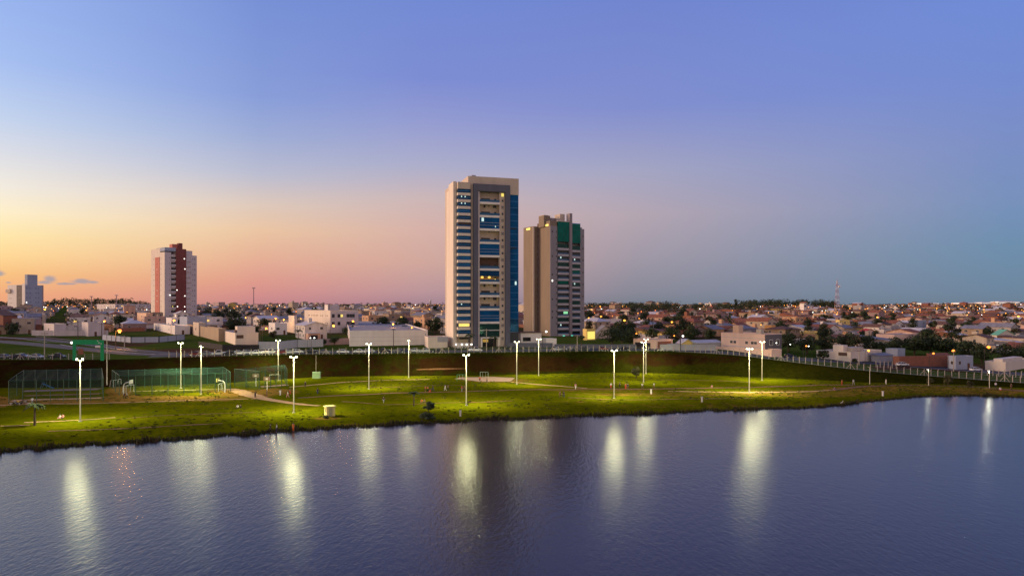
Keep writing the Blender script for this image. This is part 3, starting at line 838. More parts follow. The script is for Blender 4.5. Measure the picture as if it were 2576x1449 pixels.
# ------------------------------------------------------------------ the white block at the left
p4 = pix(63.3, 787, 400)
T4 = thing('apartment_block', 'white and blue grey block with raised stair tower on its roof', 'apartment block', p4, R(62))
K4 = p4.y / FP
_, W4, D4, _h = corner_frame(19, 63.3, 109.5, 715, 787, 62, at=p4)
def z4(zy): return EYE + (HY - (573.3 + .2261 * zy)) * K4 - p4.z
def x4(zx): return (zx - 280) / 205.0 * W4
def l4(zx): return (280 - zx) / 195.0 * D4
MB().box(.3, W4, .3, D4, -1, z4(636), bluegrey).build('core_wall', T4)
b = MB(); b.box(0, .28, l4(248), D4, -1, z4(632), white); b.box(-.4, .28, -.1, l4(250), -1, z4(622), white); b.build('side_wall', T4)
MB().box(-.05, -.002, l4(247), l4(186), -1, z4(636), mat('stair_strip_brown', (.13, .105, .10), .8, .3, .6)).build('stair_strip', T4)
for k in range(5):
    put_window(T4, -.06, l4(216), z4(665 + 57 * k), 4.2, .5, 'l', glass_dark, beige)
    put_window(T4, -.01, l4(120), z4(672 + 55 * k), 7.0, .9, 'l', glass_dark if k < 2 else mat('window_blind_pale', (.45, .40, .38), .7), white)
    for zx in (300, 335, 400, 430):
        put_window(T4, x4(zx), .29, z4(672 + 52 * k), 1.3, .8, 'f', glass_dark, bluegrey)
MB().box(-1.6, -.01, D4 * .78, D4 + 1.5, z4(720), z4(680), beige).build('balcony', T4)
MB().box(x4(293), x4(300), .1, .29, z4(838), z4(822), lit_white).build('lit_window', T4)
MB().box(x4(305), x4(418), .25, 6, z4(640), z4(518), bluegrey).build('stair_tower', T4)
MB().box(W4 - 1.2, W4 + .05, .1, 4, -1, z4(634), mauve).build('corner_strip', T4)

# ------------------------------------------------------------------ generic low buildings
def body(mb, W, D, h, wm, par=0.0, roofm=None):
    mb.box(0, W, 0, D, -1.2, h, wm)
    return mb
def gable(mb, W, D, h, rise, rm, wm, ov=.5, axis='y', th=.14):
    """pitched roof, ridge along local y (or x)"""
    if axis == 'y':
        P = lambda a, b, z: (a, b, z)
        A, B = W, D
    else:
        P = lambda a, b, z: (b, a, z)
        A, B = D, W
    sl = rise / (A / 2)
    zo = h - ov * sl
    for dz, flip in ((0.02, False), (0.02 + th, True)):
        pass
    v = [P(-ov, -ov, zo), P(A / 2, -ov, h + rise), P(A + ov, -ov, zo), P(-ov, B + ov, zo), P(A / 2, B + ov, h + rise), P(A + ov, B + ov, zo)]
    v2 = [(q[0], q[1], q[2] + th) for q in v]
    mb.add(v + v2, [(0, 1, 4, 3), (1, 2, 5, 4), (6, 9, 10, 7), (7, 10, 11, 8), (0, 6, 7, 1), (1, 7, 8, 2), (3, 4, 10, 9), (4, 5, 11, 10), (0, 3, 9, 6), (2, 8, 11, 5)], rm)
    return mb
def gable_ends(mb, W, D, h, rise, wm, axis='y'):
    if axis == 'y':
        for y in (0.0, D):
            mb.add([(0, y, h), (W, y, h), (W / 2, y, h + rise - .05)], [(0, 1, 2)], wm)
    else:
        for x in (0.0, W):
            mb.add([(x, 0, h), (x, D, h), (x, D / 2, h + rise - .05)], [(0, 1, 2)], wm)
def hip(mb, W, D, h, rise, rm, ov=.55):
    a = min(W, D) / 2
    z0 = h - .12
    if D >= W:
        r1, r2 = (W / 2, a, h + rise), (W / 2, D - a, h + rise)
    else:
        r1, r2 = (a, D / 2, h + rise), (W - a, D / 2, h + rise)
    v = [(-ov, -ov, z0), (W + ov, -ov, z0), (W + ov, D + ov, z0), (-ov, D + ov, z0), r1, r2]
    f = [(0, 1, 4), (1, 2, 5, 4), (2, 3, 5), (3, 0, 4, 5)] if D >= W else [(0, 1, 5, 4), (1, 2, 5), (2, 3, 4, 5), (3, 0, 4)]
    mb.add(v + [(q[0], q[1], q[2] - .14) for q in v[:4]], f + [(6, 7, 1, 0), (7, 8, 2, 1), (8, 9, 3, 2), (9, 6, 0, 3), (9, 8, 7, 6)], rm)
    return mb

def house(name, label, cat, p, th, W, D, h, wm, roof='flat', rm=None, group=None, rise=1.5, axis='y', wins=True, lit=0.0, tank=False, door=True, floors=1, left_n=None, front_n=None, glass=None, scale_parts=True):
    T = thing(name, label, cat, p, R(th), group)
    mb = MB()
    body(mb, W, D, h, wm)
    if roof in ('gable',):
        gable_ends(mb, W, D, h, rise, wm, axis)
    mb.build('wall', T)
    rm = rm or roof_slab
    if roof == 'gable':
        gable(MB(), W, D, h, rise, rm, wm, axis=axis).build('roof', T)
    elif roof == 'hip':
        hip(MB(), W, D, h, rise, rm).build('roof', T)
    elif roof == 'shed':
        mb = MB(); mb.add([(-.3, -.3, h + .05), (W + .3, -.3, h + .05), (W + .3, D + .3, h + rise), (-.3, D + .3, h + rise), (-.3, -.3, h - .1), (W + .3, -.3, h - .1), (W + .3, D + .3, h - .1), (-.3, D + .3, h - .1)],
                          [(0, 1, 2, 3), (4, 5, 1, 0), (5, 6, 2, 1), (6, 7, 3, 2), (7, 4, 0, 3)], rm); mb.build('roof', T)
    else:
        mb = MB(); t = .22; ph = .55
        mb.box(-.04, W + .04, -.04, t, h + .003, h + ph, wm); mb.box(-.04, W + .04, D - t, D + .04, h + .003, h + ph, wm)
        mb.box(-.04, t, t + .002, D - t - .002, h + .003, h + ph, wm); mb.box(W - t, W + .04, t + .002, D - t - .002, h + .003, h + ph, wm)
        mb.box(t + .01, W - t - .01, t + .01, D - t - .01, h + .004, h + .16, rm)
        mb.build('roof', T)
    if wins:
        fh = h / floors
        for f in range(floors):
            z = fh * f + fh * .56
            nl = left_n if left_n is not None else max(1, int(D / 4.2))
            nf = front_n if front_n is not None else max(1, int(W / 3.8))
            for face, n, L_ in (('l', nl, D), ('f', nf, W)):
                for k in range(n):
                    q = L_ * (k + .5) / n + rnd.uniform(-.3, .3)
                    g = glass or glass_dark
                    if rnd.random() < lit:
                        g = rnd.choice([lit_warm, lit_warm, lit_white, lit_yellow])
                    ww = rnd.choice((1.0, 1.3, 1.7))
                    if door and f == 0 and face == 'f' and k == n - 1:
                        o = MB().box(q - .5, q + .5, -.05, -.002, 0, 2.15, wood_m).build('door', T)
                        continue
                    put_window(T, -.01 if face == 'l' else q, q if face == 'l' else -.01, z, ww, min(1.25, fh * .42), face, g)
    if tank:
        mb = MB()
        ax, ay = W * rnd.uniform(.25, .5), D * rnd.uniform(.3, .6)
        a = rnd.uniform(1.2, 2.0)
        z0 = h + (0.1 if roof == 'flat' else rise * .35)
        mb.box(ax, ax + a, ay, ay + a * 1.2, z0, z0 + rnd.uniform(2.0, 3.2), wm)
        mb.build('water_tank', T)
    return T

def block(Xl, Xc, Xr, ytop, ybase, th, name, label, cat, wm, ymin=0, **k):
    ymin = max(ymin, topd(Xc) + 2)
    p, W, D, h = corner_frame(Xl, Xc, Xr, ytop, ybase, th, ymin)
    W = max(W, 3); D = max(D, 3)
    if k.get('roof') in ('gable', 'hip', 'shed'):
        h = max(2.2, h - k.get('rise', 1.5))
    else:
        h -= .5
    T = house(name, label, cat, p, th, W, D, h, wm, **k)
    FOOT.append((p.x, p.y, R(th), W, D))
    return T, W, D, h
FOOT = [(p1.x, p1.y, R(17), 28, 19), (p2.x, p2.y, R(30), 22, 21), (p3.x, p3.y, R(47), W3, D3), (p4.x, p4.y, R(62), W4, D4)]

# the named buildings between the towers and the park
T, W, D, h = block(872, 879, 1076, 832, 871, 14, 'warehouse', 'long windowless white warehouse wall left of the blue glass tower', 'warehouse', white, wins=False)
b = MB()
for q in (.33, .62):
    b.box(.5, W - .5, -.05, -.004, h * q, h * q + .12, lilac)
b.box(W - 1.1, W - .7, -.06, -.006, h * .7, h * .82, grey)
b.build('seam', T)
T, W, D, h = block(1068, 1077, 1126, 848, 876, 14, 'annex_building', 'small stepped white building between white warehouse and blue glass tower', 'building', cream, wins=False)
MB().box(W * .48, W + .3, -.1, 4, h * .62, h + .52, grey).build('upper_wall', T)
T, W, D, h = block(766, 831, 901, 781, 838, 35, 'apartment_block', 'cream three storey block with two rows of tiny windows and grey side', 'apartment block', cream, wins=False, ymin=330)
MB().box(.05, W, -.12, -.004, -1, h - .2, lilac).build('side_wall', T)
for z in (h - 2.4, h - 6.6):
    for q in (.16, .21, .30, .36, .42, .48, .54, .66, .72, .84, .90):
        put_window(T, -.02, D * (1 - q), z, .5, .8, 'l', glass_dark, beige)
    for q in (.1, .3, .62, .72, .82):
        put_window(T, W * q, -.13, z, 1.6, 2.0, 'f', glass_dark, grey)
put_window(T, W * .4, -.14, h - 2.4, 1.4, 1.6, 'f', lit_yellow, grey)
MB().box(1.0, W * .46, 6, 12, h + .1, h + 3.6, lilac).build('roof_box', T)
MB().box(W * .05, W * .13, 6, 10, h + .11, h + 3.5, white).build('roof_tank', T)
T, W, D, h = block(809, 830, 853, 814, 836, 32, 'house', 'orange lit gabled house in front of the cream three storey block', 'house', peach, roof='gable', rm=tile_brown, rise=2.4, axis='y', ymin=290)
T, W, D, h = block(715, 741, 750, 812, 838, 34, 'house', 'cream stepped house with square tower left of the cream three storey block', 'house', cream, wins=False, ymin=285)
MB().box(1, W - .5, D * .2, D * .75, h + .12, h + 4.2, cream).build('stair_tower', T)
block(676, 692, 722, 813, 842, 32, 'house', 'white flat house beside the cream stepped house with square tower', 'house', white, ymin=285, front_n=2, left_n=1)
block(555, 592, 650, 838, 868, 32, 'house', 'pale cream modern house with dark recess above black stained wall', 'house', cream, wins=False, ymin=245)
T = bpy.data.objects[[o.name for o in SC.objects if o.get('label', '').startswith('pale cream modern')][0]]
_, W, D, h = corner_frame(555, 592, 650, 838, 868, 32, at=T.location)
MB().box(1.0, W * .9, 1.5, 6, h + .04, h + 2.6, cream).build('upper_wall', T)
MB().box(.4, W * .35, -.06, -.004, h * .55, h - .8, brown_in).build('recess', T)
MB().box(.3, .9, 2.0, 4.4, h + .1, h + 1.2, brown_in).build('recess', T)
block(471, 550, 562, 827, 859, 34, 'house', 'long tan blank wall house beside bright green lawn', 'house', tan, wins=False, ymin=240)
block(486, 500, 516, 812, 846, 34, 'house', 'tan tower house rising behind the long tan blank wall', 'house', beige, ymin=300, front_n=1, left_n=1)
block(387, 440, 478, 820, 842, 36, 'house', 'bright white low house at the foot of the red striped tower', 'house', white, ymin=260, left_n=2, front_n=1)
block(452, 471, 520, 797, 836, 40, 'commercial_building', 'pale and slate grey cube building right of the red striped tower', 'building', bluegrey, wins=False, ymin=300)
block(418, 432, 447, 800, 832, 36, 'house', 'narrow white house right under the red striped tower', 'house', white, ymin=290, front_n=1, left_n=1)
block(345, 368, 384, 788, 822, 40, 'house', 'peach two storey house left of the red striped tower', 'house', peach, ymin=300, floors=2, left_n=1, front_n=1)
block(110, 136, 166, 815, 845, 48, 'house', 'pale grey house with orange lit corner behind the grey garden wall', 'house', lilac, ymin=240, front_n=1, left_n=1, lit=.5)
block(206, 222, 262, 811, 846, 48, 'house', 'tall pale grey house at right end of the grey garden wall', 'house', lilac, ymin=245, front_n=1, left_n=0)
block(-60, 8, 44, 780, 838, 66, 'house', 'brick red gabled building at the left edge with an orange lamp', 'house', brick, roof='gable', rm=tile_brown, rise=3.0, axis='x', ymin=250, left_n=0, front_n=2)
block(44, 60, 104, 800, 832, 60, 'shed', 'dark open shed behind the red brick wall at left', 'shed', mauve, roof='shed', rm=tile_grey, rise=.6, ymin=260, left_n=1, front_n=3)
block(-10, 0, 28, 770, 795, 66, 'apartment_block', 'dark brown block half hidden behind the white block at left', 'apartment block', mauve, ymin=430, floors=3)
block(244, 290, 378, 765, 792, 45, 'apartment_block', 'long three storey grey block left of the red striped tower on the skyline', 'apartment block', lilac, ymin=560, floors=3, left_n=6, front_n=8, lit=.12)
# right of the towers
T, W, D, h = block(1299, 1310, 1362, 838, 868, 20, 'house', 'white house with dark roof edge and wide dark window between the two tall towers', 'house', white, wins=False, ymin=262)
MB().box(W * .1, W * .48, -.06, -.004, h * .35, h * .72, glass_dark).build('window', T)
MB().box(-.4, W + .3, -.5, D, h + .56, h + .9, tile_brown).build('roof_edge', T)
block(1362, 1374, 1400, 852, 872, 20, 'garden_house', 'low white wall house left of the green lit lobby', 'house', white, wins=False, ymin=262)
T, W, D, h = block(1470, 1476, 1498, 828, 856, 30, 'house', 'yellow lit house at the right foot of the green topped tower', 'house', yellow, wins=False, ymin=285)
MB().box(.4, W - .4, -.07, -.004, .5, h - .6, lit_yellow).build('lit_window', T)
block(1494, 1498, 1546, 820, 852, 24, 'house', 'big plain beige house with wide gable right of the yellow lit house', 'house', beige, roof='gable', rm=tile_grey, rise=4.0, axis='y', wins=False, ymin=290)
block(1593, 1651, 1692, 855, 882, 36, 'house', 'pink beige garage house beside the dark trees with a deep porch', 'house', pink, wins=False, ymin=262)
T = [o for o in SC.objects if o.get('label', '').startswith('pink beige garage')][0]
_, W, D, h = corner_frame(1593, 1651, 1692, 855, 882, 36, at=T.location)
MB().box(-.06, -.004, 3.0, D - 1, .0, h * .62, black_wall).build('porch_opening', T)
MB().box(.8, W - 1, -.06, -.004, .2, h * .8, brick).build('brick_arch', T)
block(1686, 1692, 1712, 866, 882, 30, 'shed', 'small bluish shed right of the pink beige garage house', 'shed', bluegrey, wins=False, ymin=262)
block(1706, 1716, 1742, 858, 880, 25, 'house', 'small pale yellow house with a lamp on its gable', 'house', yellow, roof='gable', rm=roof_pale, rise=1.4, wins=False, ymin=264)
block(1738, 1752, 1816, 862, 884, 22, 'shed', 'long grey shed with pale roof left of the pink apartment block', 'shed', grey, roof='shed', rm=roof_pale, rise=1.0, wins=False, ymin=264)
T, W, D, h = block(1814, 1924, 1966, 841, 892, 34, 'apartment_block', 'pale pink apartment block with square roof tanks above the curving fence', 'apartment block', pink, wins=False, ymin=250)
for z, qs in ((h - 2.9, (.25, .33, .60, .73, .80)), (h - 6.4, (.22, .26, .36, .63, .76))):
    for q in qs:
        put_window(T, -.02, D * (1 - q), z, 1.2, 1.1, 'l', glass_dark, white)
b = MB(); b.box(-.10, -.004, .3, D - .3, h - 4.7, h - 4.4, lilac); b.box(-.09, -.004, .3, D - .3, h - 1.3, h - 1.1, lilac); b.build('moulding', T)
b = MB(); b.box(.02, W, -.12, -.003, -1, h + .3, mat('side_wall_dark_grey', (.13, .115, .12), .85, .1)); b.build('side_wall', T)
for z in (h - 2.6, h - 6.2):
    for q in (.35, .75):
        put_window(T, W * q, -.13, z, 2.0, 2.2, 'f', glass_dark, white)
MB().box(2, 4.6, D * .66, D * .8, h + .1, h + 3.4, peach).build('roof_tank', T)
MB().box(2.5, 4.6, D * .18, D * .28, h + .1, h + 2.2, beige).build('roof_tank', T)
pw = T.location
block(1784, 1941, 1966, 880, 901, 34, 'wall', 'low pink boundary wall at the foot of the pink apartment block', 'wall', pink, wins=False, ymin=244)
T, W, D, h = block(1935, 1941, 2006, 824, 852, 30, 'house', 'cream building with a tall orange corner block above the dark trees', 'building', cream, ymin=290, left_n=0, front_n=3, floors=2)
MB().box(-.3, 2.6, -.3, 4, -1, h + 1.6, orange).build('corner_block', T)
T, W, D, h = block(2054, 2140, 2218, 886, 911, 36, 'house', 'long low cream house with square tank behind the curving fence', 'house', cream, wins=False, ymin=236)
MB().box(1, 4, D * .25, D * .55, h + .1, h + 2.8, cream).build('roof_tank', T)
MB().box(W * .15, W * .5, 1.2, 5, h + .1, h + 1.9, beige).build('upper_wall', T)
MB().box(-.06, -.004, D * .1, D * .35, h - .9, h + .3, brown_in).build('recess', T)
block(2196, 2212, 2246, 890, 912, 32, 'shed', 'dark grey sheet shed right of the long low cream house', 'shed', grey, roof='shed', rm=tile_grey, rise=.8, wins=False, ymin=240)
block(2228, 2258, 2277, 878, 900, 34, 'house', 'white and pale blue cube house behind the dark shed', 'house', bluegrey, wins=False, ymin=262)
block(2256, 2262, 2398, 898, 920, 10, 'wall', 'long red brown brick wall beside the right road', 'wall', brick, wins=False, ymin=238)
block(2346, 2352, 2400, 893, 914, 18, 'house', 'house with sloping terracotta roof behind the long red brick wall', 'house', beige, roof='shed', rm=tile_red, rise=1.4, wins=False, ymin=246)
block(2398, 2404, 2448, 896, 930, 16, 'house', 'dim blue grey house beside the lamp post at right road bend', 'house', bluegrey, wins=True, ymin=232, front_n=2, left_n=1)
T, W, D, h = block(2478, 2530, 2600, 911, 935, 36, 'house', 'pale cream house with raised parapet at the right edge', 'house', cream, wins=False, ymin=222)
MB().box(.3, W * .7, 1, D * .6, h + .1, h + 1.5, cream).build('upper_wall', T)
block(2503, 2510, 2552, 830, 862, 24, 'house', 'house with a mint green sheet roof among terracotta roofs', 'house', cream, roof='gable', rm=roof_green, rise=2.6, axis='y', ymin=300, front_n=2, left_n=1)
block(2108, 2112, 2138, 805, 830, 24, 'house', 'yellow two storey house left of the blue and grey house', 'house', yellow, ymin=400, floors=2, front_n=1, left_n=1)
block(2009, 2040, 2078, 836, 856, 34, 'house', 'low cream house with an orange yellow side wall', 'house', yellow, ymin=300, wins=False)
block(2204, 2250, 2314, 842, 866, 36, 'house', 'long peach coloured house with parapet above the dark trees', 'house', pink, ymin=300, floors=1, left_n=2, front_n=3)
block(2160, 2172, 2204, 828, 850, 30, 'house', 'house with bright red roof left of the long peach house', 'house', pink, roof='gable', rm=mat('roof_bright_red', (.45, .05, .045), .8, .2, 1), rise=1.8, ymin=320)
block(2292, 2302, 2330, 806, 832, 34, 'house', 'grey two storey house with a blue painted end', 'house', bluegrey, ymin=420, floors=2, front_n=2, left_n=1)
block(1513, 1517, 1563, 803, 822, 18, 'house', 'wide house with white flat roof above the beige gabled house', 'house', white, roof='flat', rm=roof_pale, ymin=400, wins=False)
T, W, D, h = block(2003, 2012, 2030, 781, 796, 30, 'church', 'small white church with a square bell tower on the right hillside', 'church', white, roof='gable', rm=tile_red, rise=3, ymin=700, wins=False)
MB().box(W * .55, W * .9, -.2, 5, -1, h + 10, white).build('bell_tower', T)
MB().box(W * .60, W * .85, -.35, -.21, h + 6.6, h + 8.6, glass_dark).build('bell_opening', T)
block(535, 550, 566, 760, 782, 40, 'apartment_block', 'brown apartment block standing on the skyline right of the red striped tower', 'apartment block', mauve, ymin=900, floors=4, front_n=3, left_n=2)
block(638, 648, 668, 766, 786, 40, 'apartment_block', 'lower brown block on the skyline beside the thin mast', 'apartment block', mauve, ymin=900, floors=3, front_n=2, left_n=1)
T = thing('water_tower', 'slim white water tower on the skyline left of the blue glass tower', 'water tower', pix(1083, 778, 900))
q = T.location.y / FP
MB().tube([(0, 0, -1), (0, 0, 19 * q), (0, 0, 19.2 * q), (0, 0, 24 * q)], [1.6 * q, 1.6 * q, 2.6 * q, 2.4 * q], white, 12).build('tower_shaft', T, True)
for k, (a, e, yt, yb, lb) in enumerate([(2420, 2462, 764.5, 770, 'long white factory shed glowing along the right skyline'), (2470, 2510, 763.5, 769, 'second long white factory shed nearer the right edge of the skyline'), (2512, 2572, 761.5, 768, 'longest white factory shed at the far right skyline'), (2330, 2366, 765, 771, 'small white factory shed left of the other skyline sheds')]):
    p = pix(a, yb, 1500)
    T = thing('factory_shed', lb, 'factory', p, R(8), 'white sheds on the right skyline')
    q = p.y / FP
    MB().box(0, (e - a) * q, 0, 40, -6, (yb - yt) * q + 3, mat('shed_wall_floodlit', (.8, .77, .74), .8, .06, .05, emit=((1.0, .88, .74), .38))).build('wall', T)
    hip(MB(), (e - a) * q, 40, (yb - yt) * q + 3, 3.0, roof_pale).build('roof', T)

# boundary walls as things of their own
def garden_wall(name, label, pts, hgt, m, ymin, post=None, thick=.25, posts_m=None):
    P = [pix(X, y, ymin) for X, y in pts]
    T = thing(name, label, 'wall', P[0])
    mb = MB(); o = P[0]
    for a, c_ in zip(P[:-1], P[1:]):
        d = c_ - a; n = max(1, int(d.length / 3)); s = Vector((d.y, -d.x, 0)).normalized() * thick / 2
        prev = None
        for k in range(n + 1):
            q = a + d * (k / n); g = gz(q.x, q.y)
            ring = [(q.x - s.x - o.x, q.y - s.y - o.y, g - .6 - o.z), (q.x + s.x - o.x, q.y + s.y - o.y, g - .6 - o.z), (q.x + s.x - o.x, q.y + s.y - o.y, g + hgt - o.z), (q.x - s.x - o.x, q.y - s.y - o.y, g + hgt - o.z)]
            if prev:
                mb.add(prev + ring, [(0, 4, 5, 1), (1, 5, 6, 2), (2, 6, 7, 3), (3, 7, 4, 0)] + ([(4, 7, 6, 5)] if k == n else []) + ([(0, 1, 2, 3)] if k == 1 else []), m)
            prev = ring
    mb.build('panel', T)
    if post:
        for a, c_ in zip(P[:-1], P[1:]):
            d = c_ - a; n = max(1, int(d.length / post))
            for k in range(n + 1):
                q = a + d * (k / n); g = gz(q.x, q.y)
                MB().box(q.x - o.x - .16, q.x - o.x + .16, q.y - o.y - .2, q.y - o.y + .2, g - .5 - o.z, g + hgt + .12 - o.z, posts_m or grey).build('post', T)
    FOOT.append((P[0].x, P[0].y, 0, 1, 1))
    return T
garden_wall('garden_wall', 'pale grey garden wall in front of the grey houses at left', [(80, 844), (150, 845), (272, 844)], 2.6, lilac, 238)
garden_wall('panel_wall', 'long blue grey panel wall with dark posts behind the green verge', [(258, 855), (330, 862), (400, 861), (464, 855)], 2.3, bluegrey, 238, post=4.4, posts_m=dark_concrete)
garden_wall('brick_wall', 'red brick wall left of the pale grey garden wall', [(-60, 838), (30, 838), (106, 836)], 4.2, brick, 245)
garden_wall('retaining_wall', 'black stained retaining wall below the pale cream modern house', [(500, 872), (560, 881), (652, 881)], 2.0, black_wall, 238)
garden_wall('sheet_fence', 'pale grey sheet metal fence behind the parked cars', [(650, 880), (700, 880), (748, 874), (812, 872)], 3.0, mat('sheet_metal_pale', (.36, .36, .39), .6, .15, 3.0, streak=20), 244, post=5, posts_m=grey)
garden_wall('block_wall', 'low mauve block wall left of the long white warehouse', [(812, 868), (878, 866)], 2.6, mauve, 250)
garden_wall('boundary_wall', 'dark boundary wall and gate between the two tall towers', [(1272, 874), (1330, 874), (1390, 874)], 1.8, dark_concrete, 257)
garden_wall('boundary_wall', 'low dark wall below the green topped tower lobby', [(1395, 876), (1470, 876), (1600, 876)], 1.6, dark_concrete, 257)
garden_wall('block_wall', 'pale block wall left of the pink boundary wall', [(1660, 884), (1730, 885), (1800, 887)], 2.2, grey, 256)

# ================================================================== trees
bark = mat('bark', (0.075, 0.05, 0.035), 0.95, 0.3, 3)
leaf = [mat('leaf_dark', (0.020, 0.030, 0.011), 0.8, 0.35, 0.8), mat('leaf_mid', (0.032, 0.048, 0.015), 0.8, 0.35, 0.8), mat('leaf_light', (0.050, 0.066, 0.020), 0.8, 0.35, 0.8)]
olive = [mat('leaf_olive_dark', (0.036, 0.034, 0.012), 0.8, 0.35, 0.8), mat('leaf_olive', (0.055, 0.052, 0.018), 0.8, 0.35, 0.8), mat('leaf_olive_light', (0.080, 0.072, 0.024), 0.8, 0.35, 0.8)]
def leaf_cloud(mb, r, clumps, per, size, mats, flat=1.0):
    for (cx, cy, cz, cr) in clumps:
        m = r.choices(mats, (3, 4, 2))[0]
        for k in range(per):
            while True:
                a = Vector((r.uniform(-1, 1), r.uniform(-1, 1), r.uniform(-1, 1)))
                if a.length <= 1: break
            a = a.normalized() * (a.length ** 0.45)
            p = Vector((cx, cy, cz)) + Vector((a.x * cr, a.y * cr, a.z * cr * flat))
            n = (a + Vector((r.uniform(-.7, .7), r.uniform(-.7, .7), r.uniform(-.3, .9)))).normalized()
            e1 = n.cross(Vector((0.31, .2, 1))).normalized(); e2 = n.cross(e1)
            s = size * r.uniform(.55, 1.3)
            t = r.uniform(0, 3.14); c_, s_ = math.cos(t) * s, math.sin(t) * s
            u, w = e1 * c_ + e2 * s_, (e2 * c_ - e1 * s_) * .6
            mb.add([p - u, p + w * .8, p + u, p - w], [(0, 1, 2, 3)], m)
def tree_meshes(seed, H_, Rr, trunk, mats, nclump=16, per=46, leafs=.42, narrow=False):
    r = random.Random(seed)
    t = MB(); c_ = MB(); cl = []
    ch = H_ - trunk
    lean = (r.uniform(-.4, .4), r.uniform(-.4, .4))
    t.tube([(0, 0, -.6), (lean[0] * .4, lean[1] * .4, trunk * .6), (lean[0], lean[1], trunk + ch * .35)], [Rr * .085, Rr * .062, Rr * .03], bark, 7)
    for k in range(nclump):
        a = r.uniform(0, 6.28); z = r.random()
        rad = Rr * (math.sin(math.pi * min(.97, .18 + .8 * z)) ** .7) * (r.random() ** .5) * (.5 if narrow else .82)
        x, y, zz = lean[0] + rad * math.cos(a), lean[1] + rad * math.sin(a), trunk + ch * (.12 + .78 * z)
        cl.append((x, y, zz, Rr * r.uniform(.26, .44)))
        if k % 3 == 0:
            t.tube([(lean[0] * .7, lean[1] * .7, trunk * r.uniform(.7, 1.05)), (x * .6, y * .6, (zz + trunk) / 2), (x, y, zz)], [Rr * .04, Rr * .028, Rr * .012], bark, 5)
    leaf_cloud(c_, r, cl, per, leafs, mats, .8)
    return t.mesh('trunk'), c_.mesh('crown')
TREES = {
    'round': tree_meshes(1, 8.5, 4.2, 2.0, leaf, 20, 60), 'wide': tree_meshes(2, 7.5, 5.4, 2.2, leaf, 24, 60), 'tall': tree_meshes(3, 12, 4.2, 3.0, leaf, 24, 60),
    'olive': tree_meshes(4, 7.2, 3.8, 1.8, olive, 18, 56), 'column': tree_meshes(5, 13, 2.6, 2.0, leaf, 18, 60, .4, True), 'low': tree_meshes(6, 5.0, 3.4, 1.0, leaf, 15, 60), 'broad': tree_meshes(7, 9.5, 6.0, 2.6, leaf, 28, 64, .46)}
TREE_H = {'round': 8.5, 'wide': 7.5, 'tall': 12, 'olive': 7.2, 'column': 13, 'low': 5.0, 'broad': 9.5}
TREE_W = {'round': 'round dark', 'wide': 'wide low dark', 'tall': 'tall dark', 'olive': 'dull olive', 'column': 'slim upright', 'low': 'small low', 'broad': 'big broad dark'}
TREE_LIST = []
def tree(kind, x, y, sc=1.0, label=None, group='trees among the houses', rz=None, z=None):
    o = thing('tree', label, 'tree', (x, y, gz(x, y) if z is None else z), rnd.uniform(0, 6.28) if rz is None else rz, group)
    t, c_ = TREES[kind]
    link('trunk', t, o); link('crown', c_, o)
    o.scale = (sc * rnd.uniform(.9, 1.12), sc * rnd.uniform(.9, 1.12), sc * rnd.uniform(.9, 1.08))
    TREE_LIST.append((o, kind, label is not None))
    return o
def ptree(kind, X, ytop, ybase, ymin, label=None, w=None, group='trees among the houses'):
    """a tree seen from row ytop to row ybase at column X"""
    p = pix(X, ybase, ymin)
    h = (ybase - ytop) * p.y / FP
    return tree(kind, p.x, p.y, h / TREE_H[kind], label, group)

def palm_meshes(seed, Hh, fr, n=16):
    r = random.Random(seed)
    t = MB(); t.tube([(0, 0, -.4), (.05, 0, Hh * .5), (.0, .05, Hh)], [.20, .15, .13], bark, 7)
    c_ = MB()
    for k in range(n):
        a = 6.28 * k / n + r.uniform(-.2, .2); up = r.uniform(-.1, .9)
        pts = []
        for q in range(6):
            s = q / 5.0
            pts.append(Vector((math.cos(a) * fr * s, math.sin(a) * fr * s, Hh + fr * (up * s - (.55 + .5 * up) * s * s))))
        m = r.choice(leaf)
        side = Vector((-math.sin(a), math.cos(a), 0))
        for q in range(5):
            w0, w1 = (.34 * math.sin(3.0 * (q / 5.0) + .25)) * fr / 2, (.34 * math.sin(3.0 * ((q + 1) / 5.0) + .1)) * fr / 2
            dn = Vector((0, 0, -.16 * fr / 2))
            for sg in (1, -1):
                c_.add([pts[q], pts[q + 1], pts[q + 1] + side * sg * w1 + dn, pts[q] + side * sg * w0 + dn], [(0, 1, 2, 3)], m)
    return t.mesh('trunk'), c_.mesh('crown')
PALMS = {'young': palm_meshes(2, 3.2, 1.5), 'tall': palm_meshes(3, 6.0, 2.3, 18)}
def palm(kind, p, sc, label):
    o = thing('palm_tree', label, 'palm tree', p, rnd.uniform(0, 6), 'palms')
    t, c_ = PALMS[kind]
    link('trunk', t, o); link('crown', c_, o)
    o.scale = (sc,) * 3
    return o
palm('young', pix(87, 1070), 1.28, 'young palm on the lawn near the left edge by the netted courts')
palm('young', pix(1041, 1021), 1.0, 'small palm on the lawn in front of the blue glass tower')
palm('tall', pix(1182, 882, 258), .92, 'palm before the slate frame at left of the blue glass tower entrance')
palm('tall', pix(1243, 883, 258), .82, 'palm at the right of the blue glass tower entrance')
palm('tall', pix(1462, 884, 258), .85, 'palm in front of the green lit lobby')
palm('tall', pix(655 + 96, 858, 262), .80, 'palm behind the sheet metal fence near two white lamps')
ptree('low', 1078, 1010, 1035, 0, 'thin sapling on the lawn close to the shore', group='small trees on the lawn')
ptree('olive', 1600, 924, 952, 0, 'lone windswept small tree on the lawn under the bank', group='small trees on the lawn')
